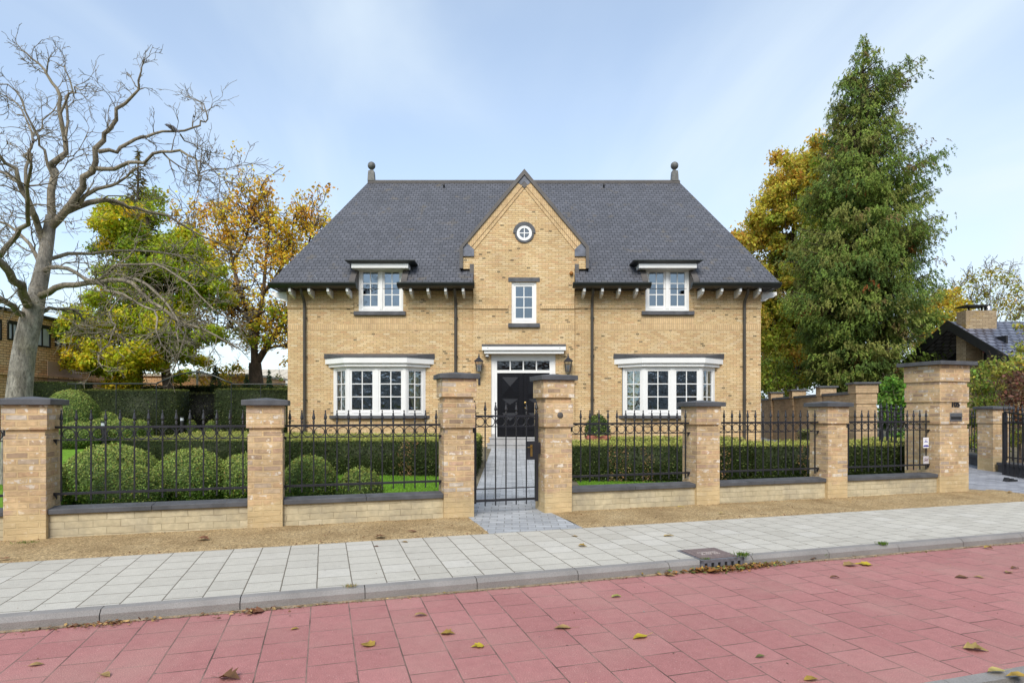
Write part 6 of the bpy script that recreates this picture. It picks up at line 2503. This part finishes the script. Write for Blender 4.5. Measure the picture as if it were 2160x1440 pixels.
for px, pt_, pb_, Y, l in ((218, 888, 935, 19.2, 'dark garden lamp among the box balls, left garden'), (384, 878, 902, 24.0, 'dark garden lamp beside the leaning maple trunk')):
    q = P(px, pt_, Y)
    t = thing('garden_lamp', l, 'lamp', (q.x, Y, zg(q.x, Y)), 0, 'dark garden lamps')
    mb = MB(); mb.lathe([(.07, zg(q.x, Y)), (.07, q.z - .16)], (q.x, Y, 0), 12)
    mb.build('post', M_BLACK, t)
    mb = MB(); mb.lathe([(.065, q.z - .16), (.065, q.z - .04)], (q.x, Y, 0), 12)
    mb.build('lamp_head', M_GFAR, t)
    mb = MB(); mb.lathe([(.085, q.z - .04), (.085, q.z)], (q.x, Y, 0), 12)
    mb.build('lamp_cap', M_BLACK, t)

# ================================================================== FALLEN LEAVES, WEEDS, LITTER
def leaf_mesh(kind, col, size, curl):
    """lobed leaf with a midrib fold and curled edge, long axis x"""
    if kind == 'maple':
        out = [(0, 0), (.12, .22), (.30, .50), (.38, .30), (.60, .48), (.62, .24), (1.0, 0)]
    else:
        out = [(0, 0), (.15, .18), (.40, .28), (.70, .20), (1.0, 0)]
    vs, cs = [], []
    nn = len(out)
    for sgn in (0, 1, -1):
        for x, w in out:
            y = w * sgn
            z = abs(y) * curl * 1.5 + curl * .55 * math.sin(x * 3.0) + .10 * curl * math.sin(9 * x + 5 * y)
            z += random.uniform(-.035, .035)
            vs.append(((x - .5) * size, y * size, z * size + .004))
            k = 1 + .25 * math.sin(7 * x + 4 * y) - (.25 if sgn == 0 else 0) - .25 * abs(y)
            cs.append(np.clip(np.array(col) * k, .01, .8))
    Q = []
    for i in range(nn - 1):
        Q.append((i, i + 1, nn + i + 1, nn + i))
        Q.append((i + 1, i, 2 * nn + i, 2 * nn + i + 1))
    # stalk
    b = len(vs)
    for x, z in ((0, .0), (-.45, .06)):
        for y in (-.012, .012):
            vs.append(((x - .5) * size, y * size, z * size + .006)); cs.append(np.array(col) * .9)
    Q.append((b, b + 1, b + 3, b + 2))
    return np.array(vs), Q, np.array(cs)


TAN, OCH, YEL, BRN, RED, OLV = (0.40, 0.26, 0.10), (0.42, 0.27, 0.05), (0.55, 0.42, 0.03), (0.19, 0.095, 0.04), (0.24, 0.10, 0.05), (0.16, 0.16, 0.05)
LV = [  # px, py, level, colour, size, kind, curl, label
    (77, 1403, 'r', TAN, .075, 'o', .5, 'tan curled leaf at the bottom left corner of the red road'),
    (222, 1425, 'r', TAN, .08, 'o', .7, 'tan folded leaf on the lower left of the red road'),
    (485, 1432, 'r', BRN, .12, 'maple', .9, 'large dark brown leaf clump at the bottom edge of the red road'),
    (622, 1327, 'r', OCH, .055, 'o', .6, 'small ochre leaf on the red road left of centre'),
    (775, 1360, 'r', OCH, .105, 'maple', .4, 'yellow-brown maple leaf on the red road below the left fence wall'),
    (887, 1299, 'r', TAN, .09, 'o', .8, 'tan curled leaf with long stalk on the red road near the kerb'),
    (945, 1337, 'r', OCH, .10, 'maple', .5, 'olive-yellow leaf with upright stalk on the red road'),
    (1007, 1364, 'r', YEL, .085, 'maple', .4, 'yellow leaf with brown edge near the middle of the red road'),
    (1186, 1325, 'r', TAN, .12, 'o', .4, 'long tan rolled leaf on the red road'),
    (1300, 1259, 'r', (0.36, 0.36, 0.09), .085, 'o', .7, 'greenish-yellow leaf standing on the red road'),
    (1350, 1345, 'r', YEL, .115, 'o', .5, 'bright yellow folded leaf on the red road right of centre'),
    (1413, 1214, 'r', TAN, .09, 'maple', .5, 'brown leaf on the red road left of the kerb gully'),
    (1603, 1386, 'r', OLV, .06, 'o', .5, 'small dark olive leaf on the lower right of the red road'),
    (1711, 1434, 'r', OCH, .085, 'o', .5, 'ochre leaf at the bottom edge of the red road, right'),
    (1822, 1191, 'r', YEL, .14, 'maple', .25, 'brightest yellow maple leaf on the red road right of the gully'),
    (1795, 1193, 'r', TAN, .14, 'maple', .4, 'brown leaf touching the brightest yellow leaf'),
    (2085, 1157, 'r', OCH, .10, 'o', .9, 'ochre leaf standing upright near the far right kerb'),
    (2058, 1371, 'r', (0.44, 0.31, 0.10), .125, 'maple', .6, 'big tan leaf on the red road at the lower right'),
    (2028, 1218, 'r', BRN, .12, 'o', .4, 'brown rolled leaf on the red road at the right'),
    (2065, 1218, 'r', TAN, .08, 'o', .4, 'small tan leaf beside the brown rolled leaf at the right'),
    (2127, 1208, 'r', TAN, .10, 'o', .3, 'flat tan leaf near the right edge of the red road'),
    (2141, 1199, 'r', BRN, .08, 'o', .8, 'small dark leaf at the right edge of the red road'),
    (1761, 1219, 'r', BRN, .08, 'o', .8, 'dark curled leaf on the red road behind the yellow leaf'),
    (2101, 1417, 'f', (0.5, 0.40, 0.13), .11, 'o', .3, 'pale yellow leaf on the near kerb at the bottom right'),
    (2148, 1430, 'f', OCH, .11, 'o', .6, 'ochre leaf at the bottom right corner'),
    (1212, 1131, 'p', TAN, .075, 'o', .4, 'tan leaf on the pavement at the corner of the path apron'),
    (1229, 1152, 'p', OCH, .09, 'maple', .6, 'brown-edged leaf on the pavement in front of the path apron'),
    (1410, 1131, 'p', (0.5, 0.36, 0.14), .11, 'o', .5, 'pale tan leaf on the pavement below the right fence wall'),
    (854, 1143, 'p', TAN, .08, 'o', .4, 'tan leaf on the pavement edge left of the path apron'),
    (793, 1152, 'p', RED, .06, 'o', .4, 'small red-brown leaf on the pavement left of the path apron'),
    (430, 1137, 'g', RED, .13, 'maple', .4, 'red-brown leaf on the gravel near the second pillar'),
    (870, 1120, 'g', RED, .11, 'o', .3, 'red-brown leaf on the gravel left of the gate'),
    (800, 1132, 'g', BRN, .12, 'maple', .3, 'dark brown leaf flat on the gravel left of the gate'),
    (1436, 1069, 'g', YEL, .09, 'o', .3, 'yellow leaf at the foot of the wall right of the gate'),
    (1523, 1082, 'g', (0.5, 0.38, 0.14), .11, 'o', .3, 'pale tan leaf on the gravel below the short pillar'),
    (8, 1178, 'g', RED, .09, 'o', .3, 'orange-brown leaf on the gravel at the left edge'),
    (322, 1290, 'r', BRN, .13, 'maple', .7, 'large brown leaf heaped against the kerb at the left'),
    (355, 1289, 'r', TAN, .12, 'maple', .7, 'large tan leaf heaped against the kerb at the left'),
    (536, 1292, 'r', RED, .14, 'maple', .4, 'shredded red-brown leaf below the kerb'),
    (686, 1271, 'r', TAN, .08, 'o', .6, 'tan leaf in the gutter below the kerb, left of centre'),
    (893, 1245, 'r', TAN, .07, 'o', .8, 'tan leaf leaning on the kerb left of centre'),
    (1063, 1231, 'r', TAN, .06, 'o', .8, 'small tan leaf leaning on the kerb near centre'),
    (939, 1250, 'r', YEL, .05, 'o', .4, 'tiny yellow leaf in the gutter near centre'),
    (2132, 1038, 'd', TAN, .13, 'o', .4, 'tan leaf on the driveway at the right edge'),
    (1583, 1187, 'k', YEL, .13, 'maple', .5, 'golden leaf propped against the kerb right of the gully'),
    (1612, 1194, 'r', OCH, .09, 'o', .5, 'ochre leaf right of the gully leaf heap'),
    (1508, 1205, 'k', (0.36, 0.15, 0.03), .12, 'maple', .5, 'orange-brown leaf in front of the gully'),
    (1470, 1203, 'k', (0.36, 0.15, 0.03), .09, 'maple', .5, 'small orange-brown leaf left of the gully'),
    (1522, 1196, 'k', (0.42, 0.22, 0.10), .12, 'maple', .4, 'pinkish-tan leaf lying across the gully mouth'),
    (1560, 1196, 'k', OCH, .10, 'maple', .5, 'ochre leaf at the right end of the gully mouth'),
    (1790, 1173, 'r', OCH, .12, 'o', .4, 'long ochre leaf beside the kerb weeds right of the gully'),
    (1712, 1180, 'r', BRN, .14, 'maple', .5, 'brown leaf heaped by the grass tuft right of the gully'),
]
LZ = {'r': ROADZ, 'p': 0.0, 'g': 0.022, 'f': -0.06, 'd': 0.02, 'k': ROADZ + .02}
for px, py, lv, col, size, kind, curl, lab in LV:
    q = GP(px, py, LZ[lv])
    sz = size * 1.15
    V, Q, cc = leaf_mesh(kind, col, sz, curl * .30)
    a = random.uniform(-.6, .6) + (PI if random.random() < .4 else 0)
    tl = random.uniform(-.15, .25)
    R = Matrix.Rotation(a, 3, 'Z') @ Matrix.Rotation(tl * .4, 3, 'Y')
    V = np.array([tuple(R @ Vector(v)) for v in V])
    V[:, 2] -= V[:, 2].min() - .002
    o = quad_object('fallen_leaf', V, Q, cc, M_LEAF)
    for p_ in o.data.polygons:
        p_.use_smooth = True
    o.location = q
    tag(o, lab, 'leaf', 'fallen leaves on road and pavement')

# crumbs of leaf litter along the gutter and at the gully, and on the gravel
pts, cols_, sizes = [], [], []
for _ in range(2600):
    s = random.uniform(-8, 12)
    n = N_KERB - .012 - abs(random.gauss(0, .028))
    p = FW(s, n)
    pts.append((p.x, p.y, ROADZ + .006)); cols_.append(random.choice([TAN, BRN, OLV, (0.30, 0.20, 0.09)])); sizes.append(random.uniform(.008, .026))
gs_, gn_ = s_, n_
sG = to_sn(gp.x, gp.y)[0]
for _ in range(900):
    s = sG + random.gauss(.08, .30)
    n = N_KERB - .02 - abs(random.gauss(0, .07)) * max(.2, 1 - abs(s - sG) * .8)
    p = FW(s, n)
    pts.append((p.x, p.y, ROADZ + .004 + random.random() * .035)); cols_.append(random.choice([TAN, BRN, RED, OCH, (0.36, 0.16, 0.04), OLV, (.13, .17, .04)])); sizes.append(random.uniform(.015, .06))
for s0 in (6.8, 7.3, -4.35, -4.2, -3.2, 8.4, 9.2):
    for _ in range(60):
        p = FW(s0 + random.gauss(0, .14), N_KERB - .02 - abs(random.gauss(0, .05)))
        pts.append((p.x, p.y, ROADZ + .004 + random.random() * .02)); cols_.append(random.choice([TAN, BRN, RED])); sizes.append(random.uniform(.015, .05))
for _ in range(900):
    s = random.uniform(-8, 10)
    if -.7 < s < .65 and True:
        continue
    n = random.choice([random.uniform(N_GRAV, .02), .03 - abs(random.gauss(0, .06)), N_GRAV + abs(random.gauss(0, .05))])
    p = FW(s, n)
    pts.append((p.x, p.y, grz(s, n) + .006)); cols_.append(random.choice([TAN, BRN, RED, (0.12, .08, .05)])); sizes.append(random.uniform(.01, .035))
for _ in range(420):
    s, n = random.uniform(-8, 12), random.uniform(N_ROAD2, N_GRAV)
    p = FW(s, n)
    z = ROADZ + .003 if n < N_KERB else .003
    if N_KERB <= n <= N_PAVE:
        continue
    pts.append((p.x, p.y, z)); cols_.append(random.choice([BRN, (0.12, .09, .06), TAN, (.6, .58, .52)])); sizes.append(random.uniform(.006, .022))
pts = np.array(pts)
c = np.array(cols_) * (1 + RNG.normal(size=(len(pts), 1)) * .25)
V, Q, cc = leaves(pts, np.c_[RNG.normal(size=(len(pts), 2)), np.zeros(len(pts))], np.array(sizes), np.clip(c, .01, .8), .5, np.tile(np.array([0, 0, 1.0]), (len(pts), 1)), .25)
o = quad_object('leaf_litter', V, Q, cc, M_LEAF)
o['kind'] = 'stuff'

# weed tufts in the kerb
for px, py, z, r, h, l in ((68, 1308, -.08, .035, .07, 'bright green weed tuft in the kerb joint at the far left'), (740, 1239, .0, .05, .03, 'flat dry weed on the kerb left of centre'),
                           (1566, 1176, .0, .065, .06, 'green grass tuft right of the gully cover'), (1488, 1184, -.02, .05, .04, 'small weed at the left end of the gully mouth'),
                           (1737, 1174, -.09, .09, .06, 'grass tuft sprouting from the gutter right of the gully'), (1862, 1151, -.01, .05, .05, 'grass tuft on the kerb at the right'),
                           (55, 1146, .01, .10, .03, 'thin green weed strip at the foot of the leftmost whole pillar')):
    q = GP(px, py, z)
    n = 110
    p = np.c_[RNG.normal(size=n) * r * .6, RNG.normal(size=n) * r * .35, np.full(n, h * .35)]
    ax = np.c_[p[:, 0] * 6, p[:, 1] * 6, np.full(n, 1.0)]
    base = (0.34, 0.30, 0.12) if 'dry' in l else (0.12, 0.20, 0.03)
    V, Q, cc = leaves(p, ax, h * (.6 + .7 * RNG.random(n)), vary(base, n, .3, .3), .13, None, .35)
    V[:, 2] -= V[:, 2].min()
    o = quad_object('weed_tuft', V, Q, cc, M_GRASS)
    o.location = q
    tag(o, l, 'weed', 'weeds in the kerb')

# orange stem leaning on the low wall, scrap of blue plastic in the gutter
q = GP(838, 1092, .01)
mb = MB()
mb.tube(smooth_path([q, q + Vector((.03, .03, .06)), q + Vector((.10, .05, .13))], 4), [.007] * 4 + [.005] * 4 + [.004], 6)
o = mb.build('orange_twig', M_TWIG)
tag(o, 'curved orange leaf stalk leaning on the low wall left of the gate', 'twig')
q = GP(1461, 1203, ROADZ)
mb = MB()
mb.add([(q.x - .035, q.y - .01, ROADZ + .004), (q.x + .02, q.y - .02, ROADZ + .018), (q.x + .04, q.y + .02, ROADZ + .012), (q.x - .02, q.y + .02, ROADZ + .03), (q.x, q.y, ROADZ + .034)],
       [(0, 1, 4), (1, 2, 4), (2, 3, 4), (3, 0, 4)], True)
o = mb.build('plastic_scrap', plain('blue_plastic', (.35, .48, .65), .3, .2, 40))
tag(o, 'crumpled scrap of pale blue plastic left of the gully', 'litter')

# ================================================================== WORLD, SUN, CAMERA
w = bpy.data.worlds.new('World')
bpy.context.scene.world = w
w.use_nodes = True
t = w.node_tree
for x in list(t.nodes):
    t.nodes.remove(x)
def wn(typ, **kw):
    x = t.nodes.new(typ)
    for k_, v in kw.items():
        setattr(x, k_, v)
    return x
SUN_EL, SUN_AZ = math.radians(44), math.radians(190)      # azimuth clockwise from +Y: behind and left of the camera
sky = wn('ShaderNodeTexSky', sky_type='NISHITA')
sky.sun_disc = False
sky.sun_elevation = SUN_EL
sky.sun_rotation = SUN_AZ
sky.air_density = 1.0
sky.dust_density = 0.6
tc = wn('ShaderNodeTexCoord')
sep = wn('ShaderNodeSeparateXYZ')
t.links.new(tc.outputs['Generated'], sep.inputs[0])
def mth(op, a, b=None, clamp=False):
    x = wn('ShaderNodeMath', operation=op)
    x.use_clamp = clamp
    for i, v in enumerate((a, b)):
        if v is None:
            continue
        if hasattr(v, 'links'):
            t.links.new(v, x.inputs[i])
        else:
            x.inputs[i].default_value = v
    return x.outputs[0]
zz = mth('ADD', mth('MAXIMUM', sep.outputs[2], 0.0), 0.12)
cmb = wn('ShaderNodeCombineXYZ')
t.links.new(mth('DIVIDE', sep.outputs[0], zz), cmb.inputs[0])
t.links.new(mth('DIVIDE', sep.outputs[1], zz), cmb.inputs[1])
mp = wn('ShaderNodeMapping')
mp.inputs['Scale'].default_value = (0.80, 0.34, 1)
mp.inputs['Location'].default_value = (1.35, 0.4, 0)
mp.inputs['Rotation'].default_value = (0, 0, 0.75)
t.links.new(cmb.outputs[0], mp.inputs[0])
nz = wn('ShaderNodeTexNoise')
nz.inputs['Scale'].default_value = 1.35
nz.inputs['Detail'].default_value = 6
nz.inputs['Roughness'].default_value = 0.48
nz.inputs['Distortion'].default_value = 0.8
t.links.new(mp.outputs[0], nz.inputs['Vector'])
rp_ = wn('ShaderNodeValToRGB')
rp_.color_ramp.elements[0].position = 0.36
rp_.color_ramp.elements[0].color = (.38, .38, .38, 1)
rp_.color_ramp.elements[1].position = 0.74
rp_.color_ramp.elements[1].color = (.97, .97, .97, 1)
t.links.new(nz.outputs['Fac'], rp_.inputs[0])
rp_.color_ramp.interpolation = 'EASE'
# milky towards the horizon and towards the right (east)
low = mth('SUBTRACT', 1.0, mth('MULTIPLY', sep.outputs[2], 1.9), True)
east = mth('MULTIPLY', mth('ADD', mth('MULTIPLY', sep.outputs[0], 0.8), 0.55, True), mth('MULTIPLY', low, 0.62))
cl = mth('ADD', mth('MULTIPLY', rp_.outputs[0], 0.82), east, True)
bg1 = wn('ShaderNodeBackground')
bg1.inputs[1].default_value = 0.11
t.links.new(sky.outputs[0], bg1.inputs[0])
bg2 = wn('ShaderNodeBackground')
bg2.inputs[0].default_value = (0.79, 0.905, 1.0, 1)
bg2.inputs[1].default_value = 0.47
ms = wn('ShaderNodeMixShader')
t.links.new(cl, ms.inputs[0])
t.links.new(bg1.outputs[0], ms.inputs[1])
t.links.new(bg2.outputs[0], ms.inputs[2])
wo = wn('ShaderNodeOutputWorld')
t.links.new(ms.outputs[0], wo.inputs[0])

sd = bpy.data.lights.new('sun', 'SUN')
sd.energy = 1.5
sd.angle = math.radians(28)
sd.color = (1.0, 0.95, 0.87)
so = bpy.data.objects.new('sun', sd)
C.objects.link(so)
dirv = Vector((math.sin(SUN_AZ) * math.cos(SUN_EL), math.cos(SUN_AZ) * math.cos(SUN_EL), math.sin(SUN_EL)))
so.rotation_euler = (-dirv).to_track_quat('-Z', 'Y').to_euler()
so.location = dirv * 60

cd = bpy.data.cameras.new('camera')
cd.sensor_width = 36
cd.sensor_fit = 'HORIZONTAL'
cd.lens = F / 2160 * 36
cd.shift_y = (HY - 720) / 2160
cd.clip_end = 4000
cd.clip_start = 0.1
co = bpy.data.objects.new('camera', cd)
C.objects.link(co)
co.location = (0, 0, EYE)
co.rotation_euler = (PI / 2, 0, 0)
sc_ = bpy.context.scene
sc_.camera = co
sc_.view_settings.view_transform = 'Standard'
sc_.view_settings.look = 'None'
sc_.view_settings.gamma = 1
sc_.view_settings.exposure = 1.2
sc_.view_settings.use_curve_mapping = False
sc_.cycles.max_bounces = 6
sc_.cycles.diffuse_bounces = 4
sc_.cycles.glossy_bounces = 3
sc_.cycles.transparent_max_bounces = 12
sc_.cycles.caustics_reflective = False
sc_.cycles.caustics_refractive = False
